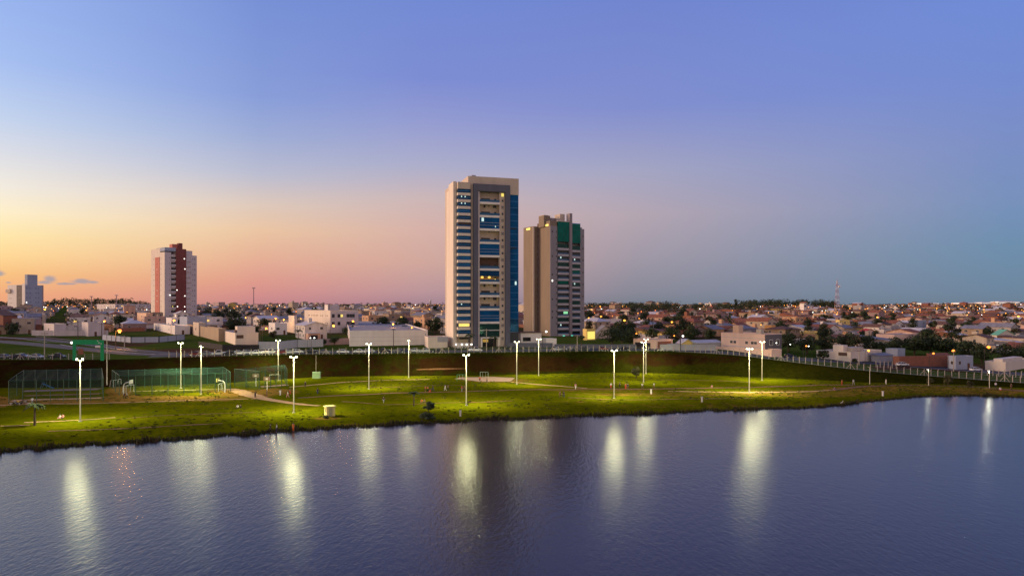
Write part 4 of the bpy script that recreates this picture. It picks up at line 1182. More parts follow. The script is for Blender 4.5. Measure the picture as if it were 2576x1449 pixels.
for X, yt, yb, s_ in ((2385, 945, 972, 'feathery yellowish sapling under the right bank beside the lamp'), (2440, 958, 978, 'second feathery yellowish sapling under the right bank'), (2340, 950, 968, 'left feathery yellowish sapling under the right bank')):
    ptree('olive', X, yt, yb, 0, s_, group='small trees on the lawn')

# hand placed trees the photograph shows large
HT = [('round', 301, 790, 826, 245, 'round dark tree beside the orange street lamp at left'), ('broad', 590, 780, 812, 480, 'dark grove tree right of the red striped tower'), ('broad', 550, 782, 812, 480, 'left tree of the dark grove right of the red striped tower'), ('broad', 630, 784, 812, 470, 'right tree of the dark grove right of the red striped tower'), ('tall', 690, 770, 806, 480, 'tall dark tree between the grove and the cream three storey block'), ('tall', 730, 774, 808, 470, 'second tall dark tree left of the cream three storey block'),
      ('round', 842, 842, 868, 246, 'round dark tree before the mauve block wall'), ('low', 812, 852, 870, 250, 'low dark shrub tree before the mauve block wall'), ('low', 770, 858, 872, 252, 'small shrub by the sheet metal fence'), ('wide', 960, 800, 832, 330, 'dark tree above the left part of the long white warehouse'), ('wide', 1010, 800, 834, 340, 'dark tree above the middle of the long white warehouse'), ('broad', 1095, 798, 842, 330, 'broad dark tree left of the blue glass tower foot'), ('round', 870, 820, 842, 300, 'dark bush tree right of the orange lit gabled house'),
      ('broad', 1565, 812, 862, 280, 'big dark tree right of the plain beige gabled house'), ('broad', 1585, 825, 872, 275, 'dark tree left of the pink beige garage house'), ('wide', 1540, 826, 868, 270, 'dark tree in front of the plain beige gabled house'), ('round', 1640, 818, 858, 290, 'dark tree behind the pink beige garage house'), ('wide', 1690, 822, 862, 290, 'dark spreading tree right behind the pink beige garage house'), ('broad', 1740, 822, 864, 290, 'dark tree behind the long grey shed'), ('round', 1785, 828, 866, 300, 'dark tree left behind the pink apartment block'), ('broad', 1720, 806, 846, 340, 'higher dark tree behind the long grey shed'), ('tall', 1790, 800, 845, 360, 'tall dark tree above the pink apartment block left end'),
      ('wide', 1985, 842, 884, 262, 'dark tree right of the grey side of the pink apartment block'), ('broad', 2030, 848, 892, 262, 'broad dark tree behind the long low cream house, left end'), ('broad', 2080, 846, 890, 268, 'broad dark tree behind the middle of the long low cream house'), ('broad', 2130, 838, 888, 270, 'tallest dark tree behind the long low cream house'), ('wide', 2175, 846, 890, 272, 'dark tree behind the right end of the long low cream house'), ('round', 2215, 852, 892, 270, 'dark tree behind the dark grey sheet shed'), ('broad', 2250, 850, 892, 285, 'dark tree behind the white and pale blue cube house'), ('broad', 2300, 842, 892, 272, 'big dark tree above the red brown brick wall, left one'), ('broad', 2340, 838, 894, 270, 'biggest dark tree above the red brown brick wall'), ('broad', 2380, 848, 896, 270, 'big dark tree above the red brown brick wall, right one'), ('wide', 2440, 856, 905, 262, 'dark tree behind the dim blue grey house'), ('broad', 2470, 866, 914, 252, 'dark tree left of the pale cream house at right edge'), ('broad', 2540, 862, 912, 256, 'dark tree behind the pale cream house at right edge'), ('broad', 2580, 866, 916, 256, 'dark tree at the right edge behind the cream house'), ('round', 2420, 838, 872, 320, 'dark tree left of the mint green roof'),
      ('column', 1850, 756, 790, 900, 'slim tall cypress on the right skyline'), ('wide', 30, 828, 846, 250, 'dark bush before the red brick wall at left'), ('low', 2070, 880, 905, 235, 'dark shrub on the verge left of the long low cream house'), ('low', 2150, 902, 914, 236, 'dark shrub in front of the long low cream house')]
for a in HT:
    ptree(*a)
# hedge line below the blue tower
hr = random.Random(4)
for k, (a, e, lb) in enumerate([(1126, 1215, 'clipped dark hedge along the fence below the blue glass tower'), (1222, 1300, 'dark hedge along the fence between the two tall towers'), (1400, 1475, 'dark hedge along the fence below the green topped tower')]):
    p0, p1_ = pix(a, 884, 254), pix(e, 884, 254)
    mb = MB(); n = int((p1_ - p0).length / .9)
    cl = [((p1_ - p0).x * q / n, (p1_ - p0).y * q / n, .7 + hr.uniform(-.15, .3), .75) for q in range(n + 1)]
    leaf_cloud(mb, hr, cl, 40, .22, leaf)
    o = mb.build('hedge'); o.location = p0
    tag(o, lb, 'hedge')

# ================================================================== the town
AX = R(33)
ca, sa = math.cos(AX), math.sin(AX)
tr = random.Random(21)
ymin_city = lambda X: float(np.interp(X, [-200, 0, 270, 480, 560, 700, 880, 1120, 1130, 1300, 1480, 1600, 1800, 2000, 2300, 2576, 2800], [330, 335, 330, 330, 320, 300, 318, 330, 345, 372, 345, 312, 318, 308, 300, 285, 280]))
def blocked(x, y, rad):
    for (fx, fy, th, W, D) in FOOT:
        dx, dy = x - fx, y - fy
        lx, ly = dx * math.cos(th) + dy * math.sin(th), -dx * math.sin(th) + dy * math.cos(th)
        if -rad < lx < W + rad and -rad < ly < D + rad:
            return True
    return False
def town_wall(n, c_): return mat('town_wall_' + n.replace(' ', '_'), c_, .85, .22, .45, streak=5)
NAMES = [('white', town_wall('white', (.62, .55, .49))), ('cream', town_wall('cream', (.52, .42, .31))), ('beige', town_wall('beige', (.40, .31, .23))), ('tan', town_wall('tan', (.30, .21, .14))), ('pink', town_wall('pink', (.50, .32, .24))), ('peach', town_wall('peach', (.50, .29, .16))), ('grey', town_wall('grey', (.33, .29, .275))), ('yellow', town_wall('yellow', (.50, .36, .11))), ('brick', town_wall('brick', (.22, .085, .05))), ('mauve', town_wall('mauve', (.27, .18, .17)))]
OLD_NAMES = [('white', white), ('cream', cream), ('beige', beige), ('tan', tan), ('pink', pink), ('peach', peach), ('grey', lilac), ('yellow', yellow), ('brick', brick), ('mauve', mauve)]
ROOFS = [('terracotta roof', tile_red), ('brown roof', tile_brown), ('grey roof', tile_grey), ('pale roof', roof_pale)]
LOTS = []
B1, B2 = 8 * 13.0 + 11.0, 58.0
for bi in range(-34, 46):
    for bj in range(-44, 60):
        for li in range(8):
            for row in range(2):
                a = bi * B1 + li * 13.0
                bb = bj * B2 + row * 24.0
                x = a * ca - bb * sa; y = a * sa + bb * ca
                if y < 240 or y > 2300: continue
                X = col_of(x, y)
                if X < -620 or X > 3150: continue
                if y < ymin_city(X): continue
                LOTS.append((y, x, X, row))
LOTS.sort()
LAND = [(63, 'white left block'), (240, 'grey garden wall'), (437, 'red striped tower'), (600, 'dark grove'), (833, 'cream three-storey block'), (977, 'long white warehouse'), (1208, 'blue glass tower'), (1400, 'green topped tower'), (1522, 'plain beige gable'), (1660, 'pink garage house'), (1885, 'pink apartment block'), (2106, 'red white mast'), (2250, 'long peach house'), (2380, 'big dark trees'), (2527, 'mint green roof')]
near, far, tspots = [], [], []
for (y, x, X, row) in LOTS:
    right = X > 1480
    pt = .54 if right else .2
    if tr.random() < pt and y < 1500:
        tspots.append((y, x + tr.uniform(-4, 4), X))
        if tr.random() < .25: continue
    if tr.random() < (.10 if right else .12): continue
    if blocked(x, y, 11): continue
    (near if len(near) < 255 and -70 < X < 2650 else far).append((y, x, X, row))
HOUSES = []
def house_spec(X, y):
    right = X > 1440
    if right:
        wn, wm_ = tr.choices(NAMES, (4, 5, 5, 3, 3, 4, 2, 1.5, 4, 3))[0]
        rf = tr.choices(['gable', 'hip', 'flat', 'shed'], (5, 3, 2, 2))[0]
        rn, rm_ = tr.choices(ROOFS, (6, 4, 2, 1.5))[0]
        h = tr.choices([3.1, 3.6, 6.2], (6, 3, 1.3))[0]
    else:
        wn, wm_ = tr.choices(NAMES, (4.5, 4, 4, 3, 1.5, 2, 6, .8, 1.2, 3))[0]
        rf = tr.choices(['flat', 'gable', 'hip', 'shed'], (6, 2, 2, 1))[0]
        rn, rm_ = tr.choices(ROOFS, (2, 3, 4, 2))[0]
        h = tr.choices([3.4, 4.4, 6.4, 7.2], (4, 3, 3, 1))[0]
    return wn, wm_, rf, rn, rm_, h
for (y, x, X, row) in near:
    wn, wm_, rf, rn, rm_, h = house_spec(X, y)
    W, D = tr.uniform(7.5, 11.5), tr.uniform(9, 18)
    px_, py_ = x + tr.uniform(-1, 1), y + tr.uniform(-1, 1)
    fl = 2 if h > 6 else 1
    lit = .10 if tr.random() < .3 else 0.0
    T = house('house', None, 'house', (px_, py_, gz(px_, py_)), 33 + tr.choice((0, 0, 0, 0, 4, -4)), W, D, h, wm_, rf, rm_, 'houses of the town', rise=tr.uniform(1.3, 2.2), axis=tr.choice(('y', 'y', 'x')), lit=lit, floors=fl, tank=tr.random() < .42, wins=y < 520 or tr.random() < .6, left_n=min(2 if y > 380 else 3, max(1, int(D / 5))), front_n=2)
    if tr.random() < .55:                                 # a lean-to or garage against the house
        aw, ad, ah = W * tr.uniform(.4, .8), tr.uniform(3, 4.5), tr.uniform(2.4, 2.9)
        mb = MB(); mb.box(.3, .3 + aw, -ad, -.003, -1.2, ah, wm_ if tr.random() < .6 else tr.choice(NAMES)[1]); an = mb.build('annex', T)
        MB().box(.1, .5 + aw, -ad - .3, -.01, ah + .004, ah + .16, tr.choice(ROOFS)[1]).build('annex_roof', an)
        MB().box(.3 + aw * .2, .3 + aw * .8, -ad - .05, -ad - .003, 0, 2.1, tr.choice((wood_m, metal_m, black_wall))).build('garage_door', an)
    if tr.random() < .6:                                  # the plot's street wall
        gx, gm_ = tr.uniform(1.5, 2.5), tr.choice((wm_, lilac, grey, beige, brick))
        mb = MB(); mb.box(-gx - .15, -gx, -4, D + 1, -1.2, 2.1, gm_); mb.box(-gx + .003, W * .9, -4.6, -4.45, -1.2, 2.0, gm_); mb.build('street_wall', T)
    if tr.random() < .4:
        mb = MB(); mb.tube([(W * .6, D * .5, h), (W * .6, D * .5, h + 3.4)], .05, metal_m, 4); mb.tube([(W * .6 - .6, D * .5, h + 3.2), (W * .6 + .6, D * .5, h + 3.2)], .035, metal_m, 4); mb.build('aerial', T)
    if h > 6: sz = 'two-storey'
    elif D > 14.5: sz = 'long'
    elif D < 11: sz = 'small'
    else: sz = 'low'
    rd = {'flat': 'flat roofed', 'shed': '', 'gable': 'gabled', 'hip': 'hipped'}[rf]
    HOUSES.append((T, f'{sz} {wn} house with flat roof' if rf == 'flat' else f'{sz} {wn} house with {rn}', X, y))
    FOOT.append((px_, py_, R(33), W, D))

ORD = ['first', 'second', 'third', 'fourth', 'fifth', 'sixth', 'seventh', 'eighth', 'ninth', 'tenth', 'eleventh', 'twelfth']
def relate(items, what):
    """labels by look and by the landmark each stands nearest; twins get their order from the left"""
    buckets = {}
    for T, look, X, y in items:
        i = min(range(len(LAND)), key=lambda k: abs(LAND[k][0] - X))
        dist = 'near' if y < 380 else ('well behind' if y < 520 else 'far behind')
        rel = 'left of' if X < LAND[i][0] else 'right of'
        buckets.setdefault(f'{look} {dict(zip(("near", "well behind", "far behind"), ("just", "behind,", "far behind,")))[dist]} {rel} {LAND[i][1]}', []).append((X, T))
    for key, l in buckets.items():
        l.sort(key=lambda t: t[0])
        for k, (X, T) in enumerate(l):
            if len(l) == 1:
                T['label'] = key
            else:
                T['label'] = f'{ORD[min(k, 11)]} from left: {key}'
relate(HOUSES, 'house')

# the houses beyond, past counting: one mass
mb = MB()
def far_house(mb, x, y, th, W, D, h, wm_, rf, rm_, r):
    z = gz(x, y); c_, s_ = math.cos(th), math.sin(th)
    def P(a, b_, q): return (x + a * c_ - b_ * s_, y + a * s_ + b_ * c_, z + q)
    v = [P(0, 0, -2), P(W, 0, -2), P(W, D, -2), P(0, D, -2), P(0, 0, h), P(W, 0, h), P(W, D, h), P(0, D, h)]
    mb.add(v, [(0, 1, 5, 4), (1, 2, 6, 5), (2, 3, 7, 6), (3, 0, 4, 7)], wm_)
    o = .45
    if rf in ('gable', 'hip'):
        rise = r.uniform(1.2, 2.2); k = 0 if rf == 'gable' else W / 2
        mb.add([P(-o, -o, h - .15), P(W + o, -o, h - .15), P(W + o, D + o, h - .15), P(-o, D + o, h - .15), P(W / 2, -o + k, h + rise), P(W / 2, D + o - k, h + rise)], [(0, 3, 5, 4), (1, 4, 5, 2)], rm_)
        mb.add([P(0, 0, h - .1), P(W, 0, h - .1), P(W / 2, k, h + rise - .1), P(0, D, h - .1), P(W, D, h - .1), P(W / 2, D - k, h + rise - .1)], [(0, 1, 2), (4, 3, 5)], wm_ if rf == 'gable' else rm_)
    else:
        mb.add([P(-.1, -.1, h + .3), P(W + .1, -.1, h + .3), P(W + .1, D + .1, h + .3), P(-.1, D + .1, h + .3), P(-.1, -.1, h - .1), P(W + .1, -.1, h - .1), P(W + .1, D + .1, h - .1), P(-.1, D + .1, h - .1)], [(0, 1, 2, 3), (4, 5, 1, 0), (5, 6, 2, 1), (7, 4, 0, 3)], wm_ if r.random() < .5 else rm_)
        if r.random() < .5:
            a, b_ = W * .3, D * .4
            w = [P(a, b_, h + .31), P(a + 2, b_, h + .31), P(a + 2, b_ + 2.4, h + .31), P(a, b_ + 2.4, h + .31), P(a, b_, h + 2.4), P(a + 2, b_, h + 2.4), P(a + 2, b_ + 2.4, h + 2.4), P(a, b_ + 2.4, h + 2.4)]
            mb.add(w, [(0, 1, 5, 4), (1, 2, 6, 5), (2, 3, 7, 6), (3, 0, 4, 7), (4, 5, 6, 7)], wm_)
    if r.random() < .55:
        gm_ = r.choice((wm_, lilac, grey, beige, brick, tan)); q = r.uniform(1.2, 2.4)
        mb.add([P(-q, -4, -2), P(-q, D + 1, -2), P(-q, D + 1, 2.1), P(-q, -4, 2.1)], [(0, 1, 2, 3)], gm_)
        mb.add([P(-q, -4, -2), P(W, -4, -2), P(W, -4, 2.0), P(-q, -4, 2.0)], [(0, 1, 2, 3)], gm_)
    if r.random() < .4:
        aw, ad = W * .6, r.uniform(3, 4.5)
        am = r.choice(NAMES)[1]
        v = [P(.3, -ad, -2), P(.3 + aw, -ad, -2), P(.3 + aw, -.01, -2), P(.3, -.01, -2), P(.3, -ad, 2.7), P(.3 + aw, -ad, 2.7), P(.3 + aw, -.01, 2.7), P(.3, -.01, 2.7)]
        mb.add(v, [(0, 1, 5, 4), (1, 2, 6, 5), (3, 0, 4, 7)], am); mb.add([P(.1, -ad - .2, 2.75), P(.5 + aw, -ad - .2, 2.75), P(.5 + aw, -.01, 2.95), P(.1, -.01, 2.95)], [(0, 1, 2, 3)], rm_)
    n = 3 if D > 12 else 2
    g = glass_dark if r.random() > .10 else r.choice((lit_warm, lit_white, lit_yellow))
    for k in range(n):
        q = D * (k + .5) / n; w_ = r.uniform(.5, .9)
        mb.add([P(-.05, q - w_, h * .4), P(-.05, q + w_, h * .4), P(-.05, q + w_, h * .4 + 1.2), P(-.05, q - w_, h * .4 + 1.2)], [(0, 1, 2, 3)], g if k == 1 else glass_dark)
    for k in range(2):
        q = W * (k + .5) / 2
        mb.add([P(q - .7, -.05, h * .4), P(q + .7, -.05, h * .4), P(q + .7, -.05, h * .4 + 1.2), P(q - .7, -.05, h * .4 + 1.2)], [(0, 1, 2, 3)], glass_dark)
for (y, x, X, row) in far:
    if y > 1100 and tr.random() < .35: continue
    wn, wm_, rf, rn, rm_, h = house_spec(X, y)
    if tr.random() < .02: h = tr.uniform(8, 13)
    far_house(mb, x + tr.uniform(-1.5, 1.5), y + tr.uniform(-1.5, 1.5), R(33 + tr.choice((0, 0, 5, -6))), tr.uniform(7.5, 11.5), tr.uniform(9, 18), h, wm_, rf, rm_, tr)
o = mb.build('distant_houses')
tag(o, 'hundreds of small pale houses with dark roofs crowding the hillside to the skyline', 'houses', kind='stuff')

# trees of the town: the nearer ones each a thing, the rest one mass
tspots.sort()
AUTO = []
kindw = (('round', 4), ('wide', 4), ('tall', 2), ('olive', 2), ('low', 3), ('broad', 3))
cnt = 0
far_t = []
for (y, x, X) in tspots:
    if y < 650 and cnt < 205 and -50 < X < 2630 and not blocked(x, y, 1.0):
        k = tr.choices([q[0] for q in kindw], [q[1] for q in kindw])[0]
        o = tree(k, x, y, tr.uniform(.5, .98)); cnt += 1
        AUTO.append((o, TREE_W[k] + ' tree', X, y))
    else:
        far_t.append((x, y))
relate(AUTO, 'tree')
mb = MB()
fr = random.Random(8)
def far_tree(x, y, h, w, per=26):
    z = gz(x, y); m = fr.choice((leaf, leaf, olive))
    cl = []
    for k in range(5):
        a = fr.uniform(0, 6.28)
        cl.append((x + math.cos(a) * w * .45, y + math.sin(a) * w * .45, z + h * fr.uniform(.4, .85), w * .42))
    leaf_cloud(mb, fr, cl, per // 3, .7 * (1 + (y > 900) * .6), m, .8)
for (x, y) in far_t:
    far_tree(x, y, fr.uniform(5, 10), fr.uniform(3, 5))
o = mb.build('distant_trees')
tag(o, 'dark trees scattered among the far houses', 'trees', kind='stuff')
# woods on the skyline
mb = MB()
def wood(Xa, Xb, n, d0, d1, h0, h1):
    for k in range(n):
        X = fr.uniform(Xa, Xb); y = fr.uniform(d0, d1); u = (X - CX) / FP
        far_tree(u * y, y, fr.uniform(h0, h1), fr.uniform(5, 9), 30)
wood(1880, 2105, 170, 1250, 1500, 14, 22)
wood(1860, 1960, 40, 1000, 1200, 14, 20)
wood(1590, 1700, 90, 700, 850, 11, 16)
wood(1560, 1840, 70, 850, 1100, 8, 13)
wood(1800, 1900, 40, 800, 1000, 10, 15)
wood(130, 330, 120, 1250, 1500, 16, 24)
wood(-60, 130, 60, 1300, 1500, 12, 17)
wood(330, 380, 20, 1100, 1300, 12, 17)
wood(500, 640, 90, 600, 760, 6, 9)
wood(640, 1118, 60, 1300, 2000, 8, 14)
wood(2100, 2576, 90, 1500, 2400, 7, 12)
wood(1476, 1600, 60, 900, 1400, 9, 14)
o = mb.build('distant_woods')
tag(o, 'dark woods along the skyline', 'woods', kind='stuff')

# ================================================================== lamps
fl_m = mat('floodlight_lens', (.9, .9, .85), .5, .02, emit=((1.0, 0.98, 0.74), 5.0))
pole_w = mat('mast_white_paint', (0.58, 0.53, 0.42), 0.5, 0.06, 1.0)
housing_m = mat('floodlight_housing', (.02, .02, .02), .6, .1)
FLOOD_W = 21000.0
GLARE_W = 2000.0
def mast(X, ytop, ybase, label, heads=2, power=1.0, lit=True):
    p = pix(X, ybase)
    h = (ybase - ytop) * p.y / FP
    T = thing('floodlight_mast', label, 'floodlight', p, 0, 'white floodlight masts in the park')
    mb = MB(); mb.tube([(0, 0, -.5), (0, 0, h * .5), (0, 0, h)], [.14, .11, .08], pole_w, 10)
    mb.box(-.28, .28, -.28, .28, -.3, .06, kerb_m); mb.build('pole', T)
    if heads:
        MB().tube([(-.8, 0, h - .1), (.8, 0, h - .1)], .05, housing_m, 6).build('cross_arm', T)
        xs = {1: [0.0], 2: [-.62, .62], 3: [-.75, 0.0, .75], 4: [-.85, -.3, .3, .85]}[heads]
        for k, x in enumerate(xs):
            fw = MB()
            sy = -1 if k % 2 == 0 else 1
            hb = MB(); hb.box(x - .22, x + .22, -.2, .2, h - .02, h + .32, housing_m); hd = hb.build('lamp_head', T)
            fw.box(x - .19, x + .19, -.225, -.201, h + .02, h + .28, fl_m if lit else pole_w); fw.box(x - .19, x + .19, .201, .225, h + .02, h + .28, fl_m if lit else pole_w)
            fw.build('lens', hd)
        if lit:
            for kd, pw in (('SPOT', FLOOD_W), ('POINT', GLARE_W)):
                ld = bpy.data.lights.new('floodlight', kd); ld.energy = pw * power; ld.color = (1.0, 0.98, 0.52); ld.shadow_soft_size = .35
                if kd == 'SPOT':
                    ld.spot_size = R(162); ld.spot_blend = .9
                lo = bpy.data.objects.new('floodlight', ld); COL.objects.link(lo); lo.parent = T; lo.location = (0, -.75, h - .15)
                if kd == 'SPOT': lo.rotation_euler = (R(20), 0, 0)      # the floods look inland, over the lawn
    return T
for a in [(202, 905, 1060, 'floodlight mast on the lawn nearest the left netted court, one brighter head', 2), (455, 864, 976, 'floodlight mast inside the long middle netted court', 2), (506, 872, 992, 'floodlight mast in front of the long middle netted court', 1),
          (700, 857, 957, 'floodlight mast inside the right netted court', 2), (739, 899, 1038, 'floodlight mast on the dirt path between netted courts and cream kiosk', 2, 1.1), (928, 866, 978, 'floodlight mast on the lawn in front of the long white warehouse', 2), (1028, 857, 950, 'single headed floodlight mast at the foot of the bank before the warehouse', 1),
          (1173, 894, 1019, 'floodlight mast on the lawn in front of the blue glass tower', 2), (1300, 861, 967, 'floodlight mast beside the playground, left one of the close pair', 2, .8), (1355, 854, 945, 'floodlight mast at the bank foot, right one of the pair beside the playground', 2, .8), (1545, 883, 1001, 'floodlight mast on the lawn left of the lone windswept tree', 2),
          (1619, 862, 962, 'front mast of the close pair right of the lone windswept tree', 2, .8), (1625, 854, 940, 'rear taller mast of the close pair under the bank', 2, .8), (1885, 879, 988, 'floodlight mast by the pale sand path in front of the pink apartment block', 3, 1.1), (1917, 861, 957, 'floodlight mast at bank foot right of the pink apartment block', 2)]:
    mast(*a)
def park_lamp(X, ytop, ybase, label, lit=True, ymin=0, power=300, arm=True, hcol=None):
    p = pix(X, ybase, ymin); h = (ybase - ytop) * p.y / FP
    T = thing('street_lamp', label, 'street lamp', p)
    MB().tube([(0, 0, -.4), (0, 0, h)], [.09, .06], pole_w, 8).build('pole', T)
    hb = MB(); hb.box(-.55, .1, -.14, .14, h, h + .12, housing_m); hd = hb.build('lamp_head', T)
    MB().box(-.5, .05, -.12, .12, h - .1, h - .005, lit_white if lit else pole_w).build('lens', hd)
    if lit and power:
        ld = bpy.data.lights.new('street_light', 'POINT'); ld.energy = power; ld.color = (0.95, 1.0, .75); ld.shadow_soft_size = .2
        lo = bpy.data.objects.new('street_light', ld); COL.objects.link(lo); lo.parent = T; lo.location = (-.2, 0, h - .45)
    return T
park_lamp(2336, 929, 970, 'short white lamp post under the right bank beside the saplings', power=50)
park_lamp(2489, 932, 976, 'lamp post under the right bank near the right edge', power=220)
park_lamp(2188, 923, 966, 'plain unlit post under the right bank left of the short white lamp', lit=False)
T = thing('utility_pole', 'tall white unlit pole between the left and middle netted courts', 'pole', pix(269, 968))
q = (968 - 852) * T.location.y / FP
MB().tube([(0, 0, -.4), (0, 0, q)], [.16, .08], pole_w, 8).build('pole_shaft', T)
def upole(X, yt, yb, ymin, label, m=concrete_pole, arm=True, w=.16):
    p = pix(X, yb, ymin); h = (yb - yt) * p.y / FP
    T = thing('utility_pole', label, 'utility pole', p, R(20), 'utility poles')
    MB().tube([(0, 0, -.5), (0, 0, h)], [w, w * .65], m, 8).build('pole_shaft', T)
    if arm:
        MB().box(-.9, .9, -.06, .06, h - .7, h - .58, wood_m).build('cross_arm', T)
        for x in (-.75, 0, .75):
            MB().tube([(x, 0, h - .575), (x, 0, h - .4)], .05, grey, 6).build('insulator', T)
    return T
dark_pole = mat('pole_dark_wood', (.06, .045, .04), .9, .2)
for a in [(112, 834, 904, 212, 'pale concrete utility pole between parked cars at left'), (1224, 832, 888, 250, 'pale concrete utility pole before the blue glass tower entrance'), (1452, 842, 884, 252, 'pale concrete utility pole before the green lit lobby'), (2161, 878, 918, 232, 'concrete utility pole before the long low cream house'), (2399, 883, 934, 222, 'concrete utility pole beside the right road bend'), (1712, 836, 884, 255, 'thin pole left of the long grey shed', dark_pole),
          (196, 806, 868, 225, 'dark thin pole standing by the left road above green header frame', dark_pole), (256, 812, 870, 225, 'second dark thin pole above the green header frame', dark_pole), (313, 844, 884, 222, 'pale thin pole beside the left road kerb', concrete_pole), (24, 812, 846, 240, 'thin pole before the red brick wall', dark_pole), (300, 812, 848, 240, 'dark pole carrying wires beside the round dark tree', dark_pole), (990, 826, 880, 250, 'dark wooden pole against the long white warehouse', dark_pole), (654, 806, 870, 250, 'thin dark pole behind the sheet metal fence', dark_pole)]:
    upole(*a)
# sodium street lamps of the town
sod = mat('sodium_lamp', (1, .6, .2), .5, .02, emit=((1.0, 0.19, 0.012), 3.0))
sod_y = mat('sodium_lamp_yellow', (1, .7, .2), .5, .02, emit=((1.0, 0.33, 0.030), 3.0))
led_w = mat('white_street_lamp', (1, 1, 1), .5, .02, emit=((0.95, 1.0, 0.90), 4.0))
def town_lamp_mesh(h):
    a = MB(); a.tube([(0, 0, -.6), (0, 0, h - .8), (.25, 0, h - .1), (1.4, 0, h + .15)], [.10, .07, .05, .04], dark_pole, 6)
    return a.mesh('pole')
TLM = {7: town_lamp_mesh(7.0)}
hm = MB(); hm.box(1.1, 2.0, -.18, .18, 7.1, 7.26, housing_m); hm = hm.mesh('lamp_head')
LENS = {}
def lens_mesh(m, s):
    k = (m.name, round(s, 1))
    if k not in LENS:
        mb = MB(); mb.ball((1.55, 0, 7.0), .36 * s, m, 8, 6, .75); LENS[k] = mb.mesh('lens', True)
    return LENS[k]
TOWNL = []
def town_lamp(X, y, m=sod_y, s=1.0, light=0, label=None, d=None):
    """a lamp whose head shows at column X, row y"""
    u = (X - CX) / FP
    Y = SCAN[SCAN > topd(X) + 14]
    rows = HY + FP * (EYE - GZ(u * Y, Y) - 7.0) / Y
    if d is None:
        k = np.nonzero(rows <= y)[0]
        d = float(Y[int(k[0])]) if len(k) else 1600.0
        d = min(d, 1700.0)
    z = gz(u * d, d)
    sc = 1.0
    want = EYE - (y - HY) * d / FP
    sc = max(.7, min(1.5, (want - z) / 7.0))
    # the arm reaches over the lamp's own column
    T = thing('street_lamp', label, 'street lamp', (u * d - 1.55 * sc, d, z), 0, 'street lamps of the town')
    T.scale = (sc,) * 3
    link('pole', TLM[7], T); hd = link('lamp_head', hm, T); link('lens', lens_mesh(m, s * (1 + max(0, d - 350) / 700.0)), hd)
    if light:
        ld = bpy.data.lights.new('street_light', 'POINT'); ld.energy = light; ld.color = (1.0, .42, .09) if m is not led_w else (.95, 1, .9); ld.shadow_soft_size = .5
        lo = bpy.data.objects.new('street_light', ld); COL.objects.link(lo); lo.parent = T; lo.location = (1.55, -.3, 6.3)
    if not label:
        TOWNL.append((T, {'sodium_lamp': 'orange street lamp', 'sodium_lamp_yellow': 'yellow street lamp', 'white_street_lamp': 'white street lamp'}[m.name], X, d))
    return T
for X, y, m, s, w in [(8, 796, sod, 1.0, 900), (301, 832, sod, 2.1, 7000), (263, 808, sod, 1.6, 2200), (438, 806, sod_y, 1.9, 3000), (113, 778, sod_y, 1.5, 3500), (257, 786, sod_y, 1.4, 1600), (217, 780, sod_y, 1.0, 1000), (316, 772, sod_y, 1.0, 600), (322, 781, sod_y, 1.2, 1000),
                      (670, 826, sod, 1.3, 1800), (694, 801, sod, 1.5, 1600), (714, 804, sod_y, 1.3, 1400), (618, 799, sod_y, 1.1, 800), (683, 791, sod, .8, 500), (757, 802, sod_y, .9, 500), (839, 819, sod_y, 1.6, 1600), (888, 808, sod_y, 1.6, 1600), (989, 815, sod_y, 1.4, 1600), (1036, 824, lit_white if False else sod_y, 1.0, 700), (1121, 822, sod_y, 1.0, 500),
                      (560, 774, sod_y, 1.0, 0), (590, 776, sod_y, .9, 0), (598, 771, sod_y, 1.0, 0), (652, 771, sod_y, .9, 0), (697, 771, sod_y, 1.0, 0), (726, 771, sod_y, 1.0, 0), (914, 770, sod_y, 1.1, 0), (982, 766, sod_y, 1.3, 0), (1021, 766, sod_y, 1.3, 0), (1068, 767, sod_y, 1.0, 0), (1080, 778, sod_y, 1.1, 0), (1062, 784, sod_y, .8, 0), (930, 780, sod_y, .8, 0),
                      (1481, 800, sod_y, 1.2, 900), (1512, 796, sod, 1.6, 1800), (1571, 806, sod_y, 1.7, 1800), (1488, 779, sod_y, 1.2, 0), (1510, 771, sod_y, 1.4, 0), (1566, 771, sod_y, 1.1, 0), (1605, 788, sod_y, .9, 0), (1608, 801, sod_y, .9, 400), (1601, 839, sod, 1.1, 900), (1696, 846, sod, 1.2, 900), (1690, 810, sod_y, 1.4, 1200), (1745, 802, sod, 1.0, 500), (1914, 817, sod_y, .9, 500), (1541, 795, sod_y, .7, 0),
                      (2028, 877, sod, 1.2, 300), (2185, 882, sod_y, 1.6, 500), (2398, 882, sod, 1.4, 300), (2348, 889, sod, 1.3, 250), (2487, 873, sod, 1.8, 600), (2207, 798, sod_y, 1.5, 1600), (2314, 779, sod_y, 1.3, 0), (2475, 779, sod_y, 1.5, 0), (2562, 796, sod_y, 1.8, 1600), (2138, 776, sod_y, 1.1, 0), (2072, 784, sod_y, 1.2, 700), (2182, 776, sod_y, 1.1, 0), (1933, 786, sod_y, .8, 0), (2270, 786, sod_y, .9, 0), (2430, 780, sod_y, .9, 0), (2530, 788, sod_y, 1.0, 500), (2105, 790, sod_y, 1.3, 700),
                      (1718, 866, led_w, 1.6, 400), (1953, 886, led_w, 1.0, 300), (1988, 885, led_w, .9, 200), (2034, 892, led_w, 1.0, 300), (791, 850, led_w, 1.0, 250), (781, 850, led_w, .9, 250), (1374, 834, led_w, 1.2, 300)]:
    town_lamp(X, y, m, s, w * (.12 if X > 1460 else .4))
relate(TOWNL, 'lamp')
mb = MB()
lr = random.Random(77)
